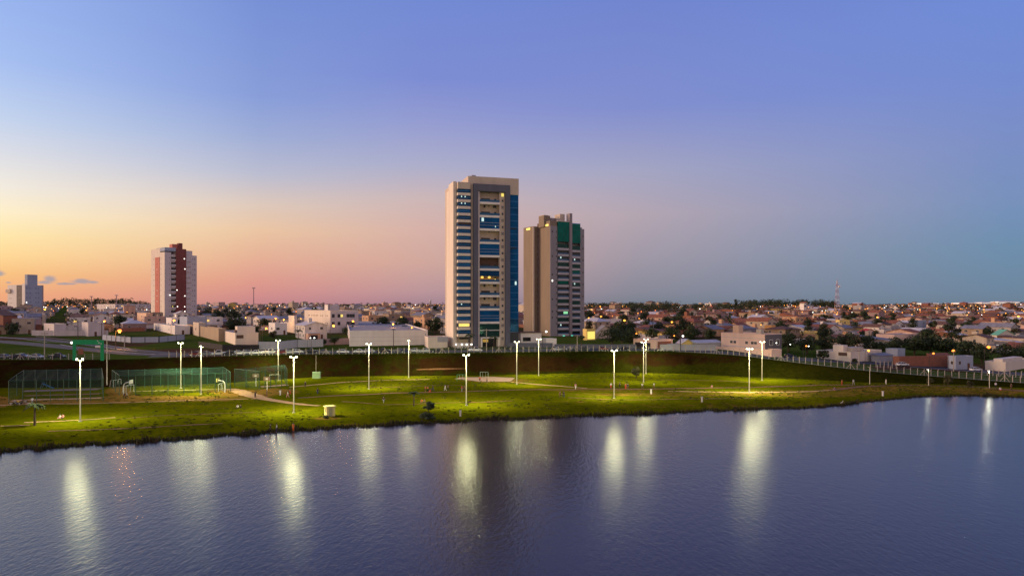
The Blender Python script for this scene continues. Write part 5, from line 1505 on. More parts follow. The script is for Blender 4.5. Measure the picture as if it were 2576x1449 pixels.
for k in range(520):
    X = lr.choice((lr.uniform(490, 1118), lr.uniform(1476, 2576), lr.uniform(1900, 2576), lr.uniform(110, 380)))
    d = lr.uniform(560, 2100); u = (X - CX) / FP
    mm = lr.choices((sod_y, sod, led_w), (6, 3, 2))[0]
    mb.ball((u * d, d, gz(u * d, d) + lr.uniform(5.5, 8.0)), .16 + .00040 * d * lr.uniform(.5, 1.0), mm, 6, 4)
tag(mb.build('distant_street_lamps'), 'tiny orange and white lamps sprinkled over the far hillside', 'street lamps', kind='stuff')
# garden lamps at the tower foot
for k, X in enumerate((1147, 1162, 1174, 1186)):
    p = pix(X, 880, 258)
    T = thing('globe_lamp', ['first', 'second', 'third', 'last'][k] + ' white globe lamp in the row at left of the blue glass tower entrance', 'garden lamp', p, 0, 'globe lamps below the blue tower')
    MB().tube([(0, 0, -.2), (0, 0, 1.6)], .05, metal_m, 6).build('pole', T)
    m_ = MB(); m_.ball((0, 0, 1.85), .30, led_w); m_.build('globe', T, True)

# ================================================================== masts on the skyline
def lattice(X, yt, yb, d, w, label, cols):
    u = (X - CX) / FP; z = gz(u * d, d); p = Vector((u * d, d, z)); h = EYE - (yt - HY) * d / FP - z
    T = thing('radio_mast', label, 'radio mast', p)
    n = 14; mbs = [MB(), MB()]
    for k in range(n):
        z0, z1_ = h * k / n, h * (k + 1) / n
        w0, w1 = w * (1 - .8 * k / n), w * (1 - .8 * (k + 1) / n)
        b_ = mbs[k % 2]; m = cols[k % 2]
        cs = [(-1, -1), (1, -1), (1, 1), (-1, 1)]
        for q in range(4):
            a, c_ = cs[q], cs[(q + 1) % 4]
            b_.tube([(a[0] * w0, a[1] * w0, z0), (a[0] * w1, a[1] * w1, z1_)], .10 * d / 600, m, 4)
            b_.tube([(a[0] * w0, a[1] * w0, z0), (c_[0] * w1, c_[1] * w1, z1_)], .05 * d / 600, m, 4)
            b_.tube([(a[0] * w1, a[1] * w1, z1_), (c_[0] * w1, c_[1] * w1, z1_)], .05 * d / 600, m, 4)
    for b_, nm in zip(mbs, ('lattice', 'lattice')):
        b_.build(nm, T)
    MB().tube([(0, 0, h), (0, 0, h * 1.05)], .1 * d / 600, cols[0], 5).build('antenna', T)
    MB().tube([(w * .5, -w * .5, h * .86), (w * .5, -w * .9, h * .88)], .9, white, 10).build('dish', T)
lattice(2106, 707, 792, 560, 2.1, 'tall red and white lattice radio mast rising over the right hillside', (mat('mast_red', (.42, .11, .08), .7), mat('mast_white', (.62, .52, .50), .7)))
def thinmast(X, yt, d, label):
    u = (X - CX) / FP; z = gz(u * d, d); h = EYE - (yt - HY) * d / FP - z
    T = thing('radio_mast', label, 'radio mast', (u * d, d, z))
    MB().tube([(0, 0, -.5), (0, 0, h)], [.0008 * d, .0005 * d], mauve, 6).build('mast_shaft', T)
    mb = MB()
    for q in range(6):
        mb.tube([(math.cos(q) * .0018 * d, math.sin(q) * .0018 * d, h * .95), (math.cos(q) * .0018 * d, math.sin(q) * .0018 * d, h)], .0006 * d, lilac, 5)
    mb.tube([(0, 0, h * .95), (0, 0, h * .96)], .0022 * d, mauve, 8)
    mb.build('antenna', T)
thinmast(638, 723, 900, 'thin mast with antenna head on the skyline beside two brown blocks')
thinmast(230, 745, 1000, 'short thin mast on the left wooded skyline')
thinmast(293, 742, 1000, 'slim pole mast standing over the left wooded skyline, right one')

# ================================================================== netted sports courts
net_m = bpy.data.materials.new('green_net'); net_m.use_nodes = True
_t = net_m.node_tree; _b = _t.nodes['Principled BSDF']
_b.inputs['Base Color'].default_value = (0.022, 0.10, 0.072, 1); _b.inputs['Roughness'].default_value = .9
_nz = _t.nodes.new('ShaderNodeTexNoise'); _nz.inputs['Scale'].default_value = .5; _nz.inputs['Detail'].default_value = 4
_g = _t.nodes.new('ShaderNodeNewGeometry'); _t.links.new(_g.outputs['Position'], _nz.inputs[0])
_mr = _t.nodes.new('ShaderNodeMapRange'); _mr.inputs[3].default_value = .05; _mr.inputs[4].default_value = .20
_t.links.new(_nz.outputs[0], _mr.inputs[0]); _t.links.new(_mr.outputs[0], _b.inputs['Alpha'])
green_post = mat('court_post_green', (.018, .065, .042), .6, .1)
def court(label, fl, fr_, bl, br, h, sag=0.5, nx=7, ny=2):
    """net cage: ground corners in picture coordinates (front left, front right, back left, back right)"""
    C_ = [pix(*fl), pix(*fr_), pix(*br), pix(*bl)]
    o = C_[0].copy()
    T = thing('netted_court', label, 'sports court', o, 0, 'green netted courts')
    def P(s, t, z):
        a = C_[0].lerp(C_[1], s); b_ = C_[3].lerp(C_[2], s); p = a.lerp(b_, t)
        return (p.x - o.x, p.y - o.y, gz(p.x, p.y) - o.z + z)
    S = []
    for k in range(nx + 1):
        S += [(k / nx, 0), (k / nx, 1)]
    for k in range(1, ny):
        S += [(0, k / ny), (1, k / ny)]
    for s, t in S:
        MB().tube([P(s, t, -.4), P(s, t, h)], .075, green_post, 6).build('post', T)
    mb = MB()
    for t in (0, 1):
        mb.tube([P(s / 12, t, h - sag * .35 * math.sin(math.pi * ((s / 12 * nx) % 1.0))) for s in range(13)], .05, green_post, 5)
    for s in (0, 1):
        mb.tube([P(s, t / 4, h) for t in range(5)], .05, green_post, 5)
    mb.build('top_rail', T)
    mb = MB(); n = 28
    def grid(f, na, nb):
        vs = [f(i / na, j / nb) for j in range(nb + 1) for i in range(na + 1)]
        mb.add(vs, [(j * (na + 1) + i, j * (na + 1) + i + 1, (j + 1) * (na + 1) + i + 1, (j + 1) * (na + 1) + i) for j in range(nb) for i in range(na)], net_m)
    for t in (0.0, 1.0):
        grid(lambda s, q: P(s, t + (.02 if t == 0 else -.02), .05 + q * (h - .1) - .0), n, 4)
    for s in (0.0, 1.0):
        grid(lambda q, z: P(s, .02 + q * .96, .05 + z * (h - .1)), 8, 4)
    grid(lambda s, q: P(s, q, h - .05 - sag * math.sin(math.pi * q) * (.6 + .4 * math.sin(math.pi * s * nx) ** 2)), n, 8)
    mb.build('net', T)
    return T, P
CA, PA = court('netted sand court at the left edge with people sitting before it', (22, 1016), (260, 1008), (60, 980), (256, 974), 5.6, .9)
CB, PB = court('long middle netted court with white curved hoops inside', (300, 995), (580, 985), (282, 978), (560, 968), 5.4, .9)
CC, PC = court('right netted court with basketball hoops on a clay floor', (652, 980), (722, 972), (590, 972), (716, 958), 5.2, .9, nx=5)
drape('sand_floor', [(30, 1008), (150, 1004), (255, 1001)], 2.4, dirt_m, lift=.05, jag=.1)
drape('sand_floor', [(60, 996), (170, 993), (255, 990)], 2.0, dirt2_m, lift=.05, jag=.2)
drape('sand_floor', [(60, 984), (160, 981), (250, 979)], 4.0, mat('clay_grey', (.16, .11, .10), .95, .2), lift=.05)
drape('clay_floor', [(656, 973), (690, 971), (722, 968)], 3.0, sand_m, lift=.05)
drape('pale_line', [(330, 985), (450, 982), (568, 978)], 1.0, mat('worn_sand', (.36, .30, .10), .95, .2), lift=.05, jag=.2)
white_m = mat('painted_white_steel', (.78, .76, .68), .5, .05)
yellow_b = mat('backboard_yellow', (.72, .66, .18), .6, .05)
def curved_hoop(X, ybase, face, label, bm):
    p = pix(X, ybase); T = thing('basketball_hoop', label, 'basketball hoop', p)
    f = face
    MB().tube([(0, 0, -.3), (0, 0, 2.2), (f * .15, 0, 2.75), (f * .5, 0, 3.1), (f * 1.2, 0, 3.25), (f * 2.0, 0, 3.3)], .13, white_m, 8).build('post', T)
    bb = MB().box(f * 2.0 - .05, f * 2.0 + .05, -.9, .9, 2.85, 3.9, bm).build('backboard', T)
    mb = MB(); mb.tube([(f * 2.3 + .23 * math.cos(a * .524), .23 * math.sin(a * .524), 3.05) for a in range(13)], .02, mat('hoop_orange', (.6, .15, .04), .5), 5, False); mb.build('ring', T)
curved_hoop(311, 992, 1, 'white curved hoop stand at left end of the middle netted court', white_m)
curved_hoop(566, 987, -1, 'white curved hoop stand with yellow board at right end of the middle netted court', yellow_b)
def hoop(X, ybase, label):
    p = pix(X, ybase); T = thing('basketball_hoop', label, 'basketball hoop', p)
    MB().tube([(0, 0, -.3), (0, 0, 3.3)], .09, white_m, 8).build('post', T)
    MB().box(-.9, .9, -.28, -.2, 2.7, 3.8, mat('backboard_brown', (.25, .17, .11), .6)).build('backboard', T)
    mb = MB(); mb.tube([(.23 * math.cos(a * .524), -.52 + .23 * math.sin(a * .524), 2.95) for a in range(13)], .02, MATS['hoop_orange'], 5, False); mb.build('ring', T)
    MB().box(-.3, .3, -.33, -.285, 2.95, 3.4, white_m).build('target_square', T)
hoop(644, 972, 'straight hoop post with brown board, left one in the right netted court')
hoop(672, 981, 'nearer straight hoop post in front of the right netted court clay floor')
def goal(X, ybase, rz, label, s=1.0):
    p = pix(X, ybase); T = thing('goal', label, 'goal', p, rz)
    mb = MB(); mb.tube([(-1.5 * s, 0, 0), (-1.5 * s, 0, 2 * s), (1.5 * s, 0, 2 * s), (1.5 * s, 0, 0)], .06, white_m, 6); mb.build('frame', T)
    mb = MB()
    for x in (-1.5, 1.5):
        mb.tube([(x * s, 0, 2 * s), (x * s, .9, 1.9 * s), (x * s, 1.2, 0)], .04, white_m, 5)
    mb.build('back_stay', T)
    mb = MB(); mb.add([(-1.5 * s, .02, 2 * s), (1.5 * s, .02, 2 * s), (1.5 * s, 1.2, .05), (-1.5 * s, 1.2, .05)], [(0, 1, 2, 3)], net_m); mb.build('net', T)
goal(327, 987, R(80), 'small white goal at left end of the middle netted court')
goal(553, 983, R(-80), 'small white goal at right end of the middle netted court')
goal(690, 958, 0, 'white goal frame at back of the right netted court')
goal(295, 972, R(80), 'white goal behind the left end of the middle netted court')
# blue slide and board inside the left court
T = thing('play_slide', 'blue play slide inside the left netted court', 'slide', pix(106, 978))
bl_m = mat('slide_blue', (.04, .12, .22), .6, .1)
MB().add([(0, 0, 1.5), (0, .8, 1.5), (3.0, .8, .2), (3.0, 0, .2), (0, 0, 1.38), (0, .8, 1.38), (3.0, .8, .08), (3.0, 0, .08)], [(0, 1, 2, 3), (7, 6, 5, 4), (0, 3, 7, 4), (1, 5, 6, 2), (2, 6, 7, 3), (0, 4, 5, 1)], bl_m).build('chute', T)
mb = MB()
for q in (0, .8):
    mb.tube([(-.6, q, 0), (0, q, 1.5), (0, q, 2.2)], .05, bl_m, 6)
mb.build('ladder', T)

# green header frame on the bank at left
T = thing('start_frame', 'green portal frame with deep header board on the left bank top', 'frame', pix(183, 906, 209))
q = T.location.y / FP
gh = mat('header_green', (.012, .30, .10), .6, .08)
wd = 78 * q; hh = (918 - 867) * q
MB().box(0, wd, -.12, .12, hh * .77, hh, gh).build('header_board', T)
for x in (0.0, wd - 1.0):
    MB().box(x, x + 1.0, -.1, .1, -.5, hh * .77 - .004, gh).build('post', T)
MB().box(1.7, 3.3, -.1, .1, hh * .28, hh * .56, brick).build('side_sign', T)
mb = MB(); mb.ball((-.35, 0, hh * .86), .36, lit_white); mb.build('lamp', T, True)
MB().box(wd - 2.6, wd - 1.0, -.16, -.125, hh * .62, hh * .72, white).build('banner', T)
for k, (x, z) in enumerate(((wd - 2.0, .93), (wd - 1.6, .84), (wd - .9, .80))):
    MB().box(x, x + .35, -.17, -.125, hh * z, hh * z + .22, white).build('emblem', T)

# ================================================================== kiosk, box, markers
T = thing('kiosk', 'small cream kiosk with overhanging slab roof on the lawn by the shore', 'kiosk', pix(822, 1048), R(32))
kc = mat('kiosk_cream', (.74, .66, .24), .8, .06, 1.0)
MB().box(0, 1.8, 0, 1.8, -.3, 2.0, kc).build('wall', T)
MB().box(-.2, 2.0, -.2, 2.0, 2.003, 2.18, kc).build('roof', T)
MB().box(.5, 1.25, -.05, -.003, 0, 1.8, mat('kiosk_door', (.42, .42, .2), .7)).build('door', T)
MB().box(-.05, -.003, .5, 1.2, 1.0, 1.6, mat('kiosk_vent', (.35, .33, .2), .7)).build('window', T)
T = thing('switch_cabinet', 'pale green switch cabinet with louvres at the bank foot', 'cabinet', pix(786, 952))
MB().box(0, 2.4, 0, 1.2, -.2, 1.95, mat('cabinet_green', (.30, .42, .24), .7)).build('cabinet_body', T)
MB().box(.15, 1.1, -.04, -.002, .2, 1.7, mat('cabinet_door_green', (.22, .32, .18), .7)).build('door', T)
MB().box(1.25, 2.25, -.04, -.002, .2, 1.7, mat('cabinet_door_green', (.22, .32, .18), .7)).build('door', T)
MB().box(-.1, 2.5, -.1, 1.3, 1.953, 2.1, MATS['cabinet_green']).build('roof', T)
upole(795, 893, 940, 0, 'thin pole behind the pale green switch cabinet', concrete_pole, False, .08)
for X, yb, lb in ((1158, 1047, 'white marker post on the shore before the blue glass tower'), (1766, 1011, 'white marker post on the lawn before the pink apartment block'), (2221, 996, 'white marker post on the right shore lawn'), (1638, 991, 'little white marker on the middle path')):
    T = thing('marker_post', lb, 'marker post', pix(X, yb), 0, 'white marker posts')
    MB().box(-.18, .18, -.10, .10, -.2, 1.15, white).build('post', T)
    MB().box(-.24, .24, -.14, .14, 1.153, 1.3, white).build('cap', T)
T = thing('water_bird', 'white egret standing at the right water edge', 'bird', pix(2118, 1019))
mb = MB(); mb.ball((0, 0, .62), .17, white, 8, 6, .85); mb.tube([(.12, 0, .68), (.24, 0, .85), (.18, 0, 1.02), (.24, 0, 1.12), (.30, 0, 1.12)], [.08, .05, .04, .05, .035], white, 8)
mb.tube([(.30, 0, 1.12), (.46, 0, 1.10)], [.025, .006], mat('beak_yellow', (.6, .4, .05), .6), 6); mb.tube([(-.14, 0, .62), (-.36, 0, .52)], [.10, .02], white, 6)
for q in (-.05, .05):
    mb.tube([(0, q, .5), (.03, q, .26), (0, q, -.05)], .015, dark_pole, 5)
mb.build('body', T, True)
# playground pieces
for X, yb, lb, cc in ((1160, 958, 'low green play frame at left of the sand court', (.05, .25, .1)), (1218, 951, 'pale green swing frame behind the sand court', (.30, .38, .30))):
    T = thing('swing_set', lb, 'play frame', pix(X, yb))
    m_ = mat('play_' + str(X), cc, .6)
    mb = MB()
    for s in (-1.3, 1.3):
        mb.tube([(s - .0, -.6, 0), (s, 0, 2.0), (s, .6, 0)], .06, m_, 6)
    mb.build('frame_leg', T)
    MB().tube([(-1.3, 0, 2.0), (1.3, 0, 2.0)], .06, m_, 6).build('top_bar', T)
    for s in (-.5, .5):
        mb = MB(); mb.tube([(s, -.15, 1.95), (s, -.15, .55)], .015, metal_m, 4); mb.tube([(s, .15, 1.95), (s, .15, .55)], .015, metal_m, 4); mb.box(s - .22, s + .22, -.16, .16, .5, .55, m_); mb.build('swing', T)
T = thing('bench', 'long bench before the left netted court', 'bench', pix(50, 1018), R(2))
MB().box(-2.4, 2.4, -.2, .2, .40, .46, kerb_m).build('seat', T)
for s in (-2.1, 0, 2.1):
    MB().box(s - .1, s + .1, -.16, .16, -.1, .398, kerb_m).build('leg', T)

# ================================================================== fences
def fence(name, label, pts, sp, h=2.0, brace_every=9, jit=.1):
    T = thing(name, label, 'fence', pts[0])
    o = pts[0]
    L_ = 0; Q = [pts[0]]
    acc = 0.0
    for a, c_ in zip(pts[:-1], pts[1:]):
        d = (c_ - a); l = Vector((d.x, d.y, 0)).length
        while acc + sp <= l:
            acc += sp; q = a + d * (acc / l); Q.append(q)
        acc -= l
    Q = [Vector((q.x, q.y, gz(q.x, q.y))) for q in Q]
    me = MB().box(-.085, .085, -.085, .085, -.4, h, concrete_pole); me.tube([(0, 0, h - .02), (0, -.28, h + .22)], .07, concrete_pole, 4)
    me = me.mesh('post')
    for q in Q:
        ob = link('post', me, T, q - o); ob.rotation_euler = (rnd.uniform(-.02, .02), rnd.uniform(-.03, .03), rnd.uniform(-.2, .2))
    br = MB()
    for k in range(4, len(Q) - 4, brace_every):
        a = Q[k]; d = (Q[k + 1] - Q[k]).normalized()
        br = MB()
        for s in (-1, 1):
            f = a + d * (1.25 * s); br.tube([(f.x - o.x, f.y - o.y, gz(f.x, f.y) - o.z), (a.x - o.x, a.y - o.y, a.z - o.z + h * .85)], .075, concrete_pole, 4)
        br.build('brace', T)
    mb = MB()
    for z in (.25, .7, 1.15, 1.6):
        for a, c_ in zip(Q[:-1], Q[1:]):
            mb.tube([a - o + Vector((0, -.1, z)), c_ - o + Vector((0, -.1, z))], .012, metal_m, 3, False)
    mb.build('wire', T)
    return T
fence('post_and_wire_fence', 'concrete post and wire fence along the top of the long bank', [along(X, .5) for X in range(425, 1745, 6)], 2.25)
fence('post_and_wire_fence', 'concrete post and wire fence curving down the right bank', [along(X, .5) for X in range(1748, 2640, 6)], 1.95, 2.0, 11)
fence('post_and_wire_fence', 'short concrete post fence in front of the parked cars at left', [along(X, .6) for X in range(-30, 300, 6)], 2.5, 1.8)
fence('post_and_wire_fence', 'short row of tall concrete posts behind the right road', [along(X, 13) for X in range(2204, 2270, 6)], 1.25, 2.1, 50)
fence('post_and_wire_fence', 'row of concrete posts at the right edge behind the fence', [along(X, 12) for X in range(2470, 2640, 6)], 1.5, 2.0, 50)

# ================================================================== parked cars
tyre_m = mat('tyre_rubber', (.02, .02, .02), .9); rim_m = mat('wheel_rim', (.4, .4, .42), .4, .05, metal=.6)
tail_m = mat('tail_lamp_red', (.35, .02, .02), .4); head_m = mat('head_lamp', (.7, .7, .68), .3)
def car_body(profile, roof, half=.86):
    """side outline (x, z) of the lower body and of the cabin, lofted across with tumblehome"""
    def loft(pts, ws, m):
        mb = MB(); n = len(pts)
        secs = [(-1, 0), (-.86, 0), (.86, 0), (1, 0)]
        vs = []
        for s in (-1, 1):
            for (x, z), w in zip(pts, ws):
                vs.append((x, s * w, z))
        fs = [(i, (i + 1) % n, n + (i + 1) % n, n + i) for i in range(n)] + [tuple(range(n - 1, -1, -1)), tuple(range(n, 2 * n))]
        mb.add(vs, fs, m); return mb
    return loft
def make_car(kind, paint, label):
    T = thing('parked_car', label, 'car', (0, 0, 0), 0, 'cars parked along the fence')
    if kind == 'pickup':
        low = [(-2.5, .35), (-2.52, .75), (-2.45, 1.05), (-.5, 1.08), (.9, 1.05), (2.05, .95), (2.42, .8), (2.48, .5), (2.4, .3)]
        cab = [(-.5, 1.08), (-.35, 1.72), (.75, 1.74), (1.35, 1.06)]
    elif kind == 'hatch':
        low = [(-1.9, .35), (-1.95, .7), (-1.85, .98), (-.9, 1.0), (.7, .98), (1.5, .88), (1.86, .72), (1.92, .48), (1.85, .28)]
        cab = [(-1.75, .99), (-1.45, 1.46), (.05, 1.5), (.95, .97)]
    else:
        low = [(-2.1, .38), (-2.16, .7), (-2.08, .95), (-1.2, .98), (.75, .95), (1.65, .86), (2.08, .72), (2.14, .5), (2.05, .28)]
        cab = [(-1.45, .97), (-.75, 1.42), (.25, 1.44), (1.05, .945)]
    ws = [.78, .85, .82, .86, .86, .82, .74, .78, .76]
    n = len(low)
    mb = MB()
    vs = [(x, -w, z) for (x, z), w in zip(low, ws)] + [(x, w, z) for (x, z), w in zip(low, ws)]
    mb.add(vs, [(i, n + i, n + (i + 1) % n, (i + 1) % n) for i in range(n)] + [tuple(range(n)), tuple(range(2 * n - 1, n - 1, -1))], paint)
    c0 = [(x, -(.80 if i in (0, 3) else .62), z) for i, (x, z) in enumerate(cab)]
    c1 = [(x, -y, z) for (x, y, z) in c0]
    mb.add([c0[1], c0[2], c1[2], c1[1], (c0[1][0], c0[1][1], c0[1][2] + .04), (c0[2][0], c0[2][1], c0[2][2] + .04), (c1[2][0], c1[2][1], c1[2][2] + .04), (c1[1][0], c1[1][1], c1[1][2] + .04)],
           [(4, 5, 6, 7), (0, 1, 5, 4), (1, 2, 6, 5), (2, 3, 7, 6), (3, 0, 4, 7)], paint)
    for sgn, c_ in ((-1, c0), (1, c1)):                      # pillars
        for i, j in ((0, 1), (2, 3)):
            mb.tube([c_[i], c_[j]], .05, paint, 4)
        mx = (c_[1][0] + c_[2][0]) / 2
        mb.tube([(mx, sgn * .82, .97), (mx, sgn * .63, 1.44)], .045, paint, 4)
    bd = mb.build('body', T)
    g = MB(); g.add(c0 + c1, [(0, 1, 2, 3), (7, 6, 5, 4), (0, 4, 5, 1), (2, 6, 7, 3)], glass_dark); g.build('windows', T)
    xw = (-1.25, 1.28) if kind == 'hatch' else ((-1.55, 1.55) if kind == 'pickup' else (-1.35, 1.35))
    for x in xw:
        for s in (-1, 1):
            w = MB().tube([(x, s * .66, .32), (x, s * .88, .32)], .32, tyre_m, 14).build('wheel', T)
            MB().tube([(x, s * .875, .32), (x, s * .895, .32)], .19, rim_m, 10).build('rim', w)
    fx, rx = low[6][0], low[1][0]
    for s in (-.58, .58):
        MB().box(fx - .06, fx + .05, s - .16, s + .16, .66, .78, head_m).build('headlight', T)
        MB().box(rx - .03, rx + .08, s - .14, s + .14, .72, .88, tail_m).build('taillight', T)
    return T
def paint(n, c_): return mat('car_paint_' + n, c_, .25, .03, 1, spec=.5)
PAINT = {'white': paint('white', (.72, .72, .74)), 'silver': paint('silver', (.45, .46, .49)), 'black': paint('black', (.012, .012, .014)), 'dark red': paint('dark_red', (.16, .02, .02)), 'dark blue': paint('dark_blue', (.015, .025, .07)), 'grey': paint('grey', (.16, .16, .18))}
CARS = {}
CARROW = [(-12, 'silver', 'sedan', 6.5), (8, 'grey', 'sedan', 4.5), (40, 'black', 'hatch', 3.4), (56, 'silver', 'sedan', 6.2), (92, 'silver', 'sedan', 4.6), (144, 'black', 'pickup', 4.6), (491, 'dark red', 'hatch', 4.8), (520, 'grey', 'sedan', 5.0), (552, 'silver', 'pickup', 4.4), (574, 'black', 'hatch', 3.4), (600, 'white', 'sedan', 4.6), (624, 'silver', 'hatch', 5.8), (643, 'white', 'sedan', 4.2), (679, 'white', 'pickup', 5.0), (704, 'dark red', 'hatch', 4.0), (726, 'silver', 'sedan', 4.2), (748, 'white', 'hatch', 6.0), (784, 'black', 'pickup', 4.6), (815, 'grey', 'sedan', 4.2), (863, 'white', 'sedan', 4.2), (905, 'white', 'sedan', 4.2), (930, 'silver', 'hatch', 6.0), (965, 'black', 'pickup', 4.5), (1003, 'grey', 'sedan', 6.2), (1022, 'dark blue', 'hatch', 4.4), (1044, 'silver', 'sedan', 5.2), (1068, 'silver', 'hatch', 4.2), (1100, 'black', 'sedan', 4.8), (1196, 'white', 'pickup', 5.2), (1406, 'silver', 'sedan', 5.0), (1434, 'white', 'hatch', 5.0), (1468, 'grey', 'sedan', 5.0), (1520, 'dark red', 'hatch', 5.2), (1570, 'black', 'sedan', 5.2)]
kn = {'sedan': 'saloon car', 'hatch': 'small hatchback', 'pickup': 'tall pickup'}
seen = {}
items = []
for X, colr, kind, off in CARROW:
    p = along(X, off); q = along(X + 6, off); a = math.atan2(q.y - p.y, q.x - p.x) + rnd.uniform(-.12, .12) + (math.pi if rnd.random() < .5 else 0)
    k = (colr, kind)
    if k not in CARS:
        CARS[k] = make_car(kind, PAINT[colr], None); T = CARS[k]; T.location = p; T.rotation_euler = (0, 0, a)
    else:
        T = dup(CARS[k], p, a)
    items.append((T, f'{colr} {kn[kind]}', X))
CLAND = [(112, 'the pale utility pole'), (455, 'the middle netted court'), (560, 'the black stained wall'), (700, 'the sheet metal fence'), (840, 'the green verge'), (930, 'the white warehouse left end'), (1040, 'the white warehouse right end'), (1215, 'the blue glass tower'), (1430, 'the green lit lobby'), (1550, 'the beige gable')]
bk = {}
for T, look, X in items:
    i = min(range(len(CLAND)), key=lambda k: abs(CLAND[k][0] - X))
    bk.setdefault(f'{look} parked behind the fence, {"left of" if X < CLAND[i][0] else "right of"} {CLAND[i][1]}', []).append((X, T))
for key, l in bk.items():
    l.sort(key=lambda t: t[0])
    for k, (X, T) in enumerate(l):
        T['label'] = key if len(l) == 1 else f'{ORD[k]} from left, {key}'
for X, yy, colr, kind, lb in ((2270, 921, 'white', 'sedan', 'white saloon car driving on the right road'), (1988, 901, 'dark blue', 'hatch', 'dark blue hatchback parked beside the pink apartment block'), (2455, 934, 'white', 'hatch', 'white hatchback on the right road near the right edge')):
    p = pix(X, yy, 224 if X > 2200 else 236)
    T = dup(CARS.get((colr, kind)) or list(CARS.values())[0], (p.x, p.y, p.z + .03), R(12)); T['label'] = lb; T['group'] = 'cars beyond the right fence'

# ================================================================== people
skin_m = mat('skin', (.32, .19, .13), .7, .05); hair_m = mat('hair_dark', (.02, .015, .012), .8)
def skin_mesh(name, verts, edges, radii, m, root=0, sub=1):
    me = bpy.data.meshes.new(name); me.from_pydata(verts, edges, [])
    o = bpy.data.objects.new(name, me); COL.objects.link(o)
    md = o.modifiers.new('Skin', 'SKIN'); md.use_smooth_shade = True
    for i, r in enumerate(radii):
        sv = me.skin_vertices[0].data[i]
        sv.radius = (r, r) if isinstance(r, (int, float)) else r
        sv.use_root = (i == root)
    if sub:
        ss = o.modifiers.new('Sub', 'SUBSURF'); ss.levels = sub; ss.render_levels = sub
    dg = bpy.context.evaluated_depsgraph_get()
    out = bpy.data.meshes.new_from_object(o.evaluated_get(dg))
    bpy.data.objects.remove(o); bpy.data.meshes.remove(me)
    out.name = name
    out.materials.clear(); out.materials.append(m)
    return out
def person_meshes(pose):
    hip_z = {'stand': .92, 'walk': .90, 'sit': .50}[pose]
    J = {'pelvis': (0, 0, hip_z), 'waist': (0, .0, hip_z + .18), 'chest': (0, 0, hip_z + .40), 'neck': (0, 0, hip_z + .56), 'head0': (0, -.02, hip_z + .64), 'head1': (0, -.02, hip_z + .78)}
    E = [('pelvis', 'waist'), ('waist', 'chest'), ('chest', 'neck'), ('neck', 'head0'), ('head0', 'head1')]
    Rd = {'pelvis': (.15, .11), 'waist': (.13, .10), 'chest': (.16, .11), 'neck': .055, 'head0': .085, 'head1': .085}
    for s, nm in ((-1, 'l'), (1, 'r')):
        sw = .28 * s if pose == 'walk' else 0
        J['sho' + nm] = (s * .19, 0, hip_z + .49)
        if pose == 'sit':
            J['elb' + nm] = (s * .25, -.12, hip_z + .26); J['wri' + nm] = (s * .16, -.36, hip_z + .16)
            J['hip' + nm] = (s * .10, 0, hip_z - .03); J['kne' + nm] = (s * .12, -.42, hip_z + .02); J['ank' + nm] = (s * .12, -.46, .09); J['toe' + nm] = (s * .13, -.63, .04)
        else:
            J['elb' + nm] = (s * .24, .04 + sw * .4, hip_z + .20); J['wri' + nm] = (s * .25, -.04 + sw * .9, hip_z - .04)
            J['hip' + nm] = (s * .10, 0, hip_z - .06); J['kne' + nm] = (s * .11, -.03 - sw * .7, .48); J['ank' + nm] = (s * .11, .03 - sw * 1.1, .09); J['toe' + nm] = (s * .12, -.15 - sw * 1.1, .035)
        w = Vector(J['wri' + nm]); d = (w - Vector(J['elb' + nm])).normalized()
        J['pal' + nm] = tuple(w + d * .09)
        E += [('chest', 'sho' + nm), ('sho' + nm, 'elb' + nm), ('elb' + nm, 'wri' + nm), ('wri' + nm, 'pal' + nm), ('pelvis', 'hip' + nm), ('hip' + nm, 'kne' + nm), ('kne' + nm, 'ank' + nm), ('ank' + nm, 'toe' + nm)]
        Rd.update({'sho' + nm: .062, 'elb' + nm: .043, 'wri' + nm: .030, 'pal' + nm: (.040, .018), 'hip' + nm: .085, 'kne' + nm: .058, 'ank' + nm: .040, 'toe' + nm: .035})
        for q, (off, ln) in enumerate(((-.028, .07), (-.01, .085), (.01, .09), (.028, .075))):
            sd_ = Vector((0, 1, 0))
            b_ = Vector(J['pal' + nm]) + sd_ * off + d * .01
            J[f'f{q}{nm}'] = tuple(b_ + d * ln * .5); J[f'g{q}{nm}'] = tuple(b_ + d * ln * .95 + Vector((-s * .012, 0, 0)))
            E += [('pal' + nm, f'f{q}{nm}'), (f'f{q}{nm}', f'g{q}{nm}')]; Rd[f'f{q}{nm}'] = .010; Rd[f'g{q}{nm}'] = .008
        J['th' + nm] = tuple(w + d * .05 + Vector((-s * .01, -.05, 0))); E.append(('wri' + nm, 'th' + nm)); Rd['th' + nm] = .010
    names = list(J)
    body = skin_mesh('body', [J[n] for n in names], [(names.index(a), names.index(b_)) for a, b_ in E], [Rd[n] for n in names], skin_m)
    def sub(keys, edges, rad, nm, m):
        return skin_mesh(nm, [J[k] for k in keys], [(keys.index(a), keys.index(b_)) for a, b_ in edges], rad, m)
    shirt = sub(['waist', 'chest', 'shol', 'shor', 'elbl', 'elbr', 'pelvis'], [('pelvis', 'waist'), ('waist', 'chest'), ('chest', 'shol'), ('chest', 'shor'), ('shol', 'elbl'), ('shor', 'elbr')], [(.155, .125), (.18, .13), .082, .082, .062, .062, (.165, .125)], 'shirt', skin_m)
    trous = sub(['pelvis', 'hipl', 'hipr', 'knel', 'kner', 'ankl', 'ankr'], [('pelvis', 'hipl'), ('pelvis', 'hipr'), ('hipl', 'knel'), ('hipr', 'kner'), ('knel', 'ankl'), ('kner', 'ankr')], [(.17, .13), .105, .105, .078, .078, .06, .06], 'trousers', skin_m)
    hz = hip_z + .755
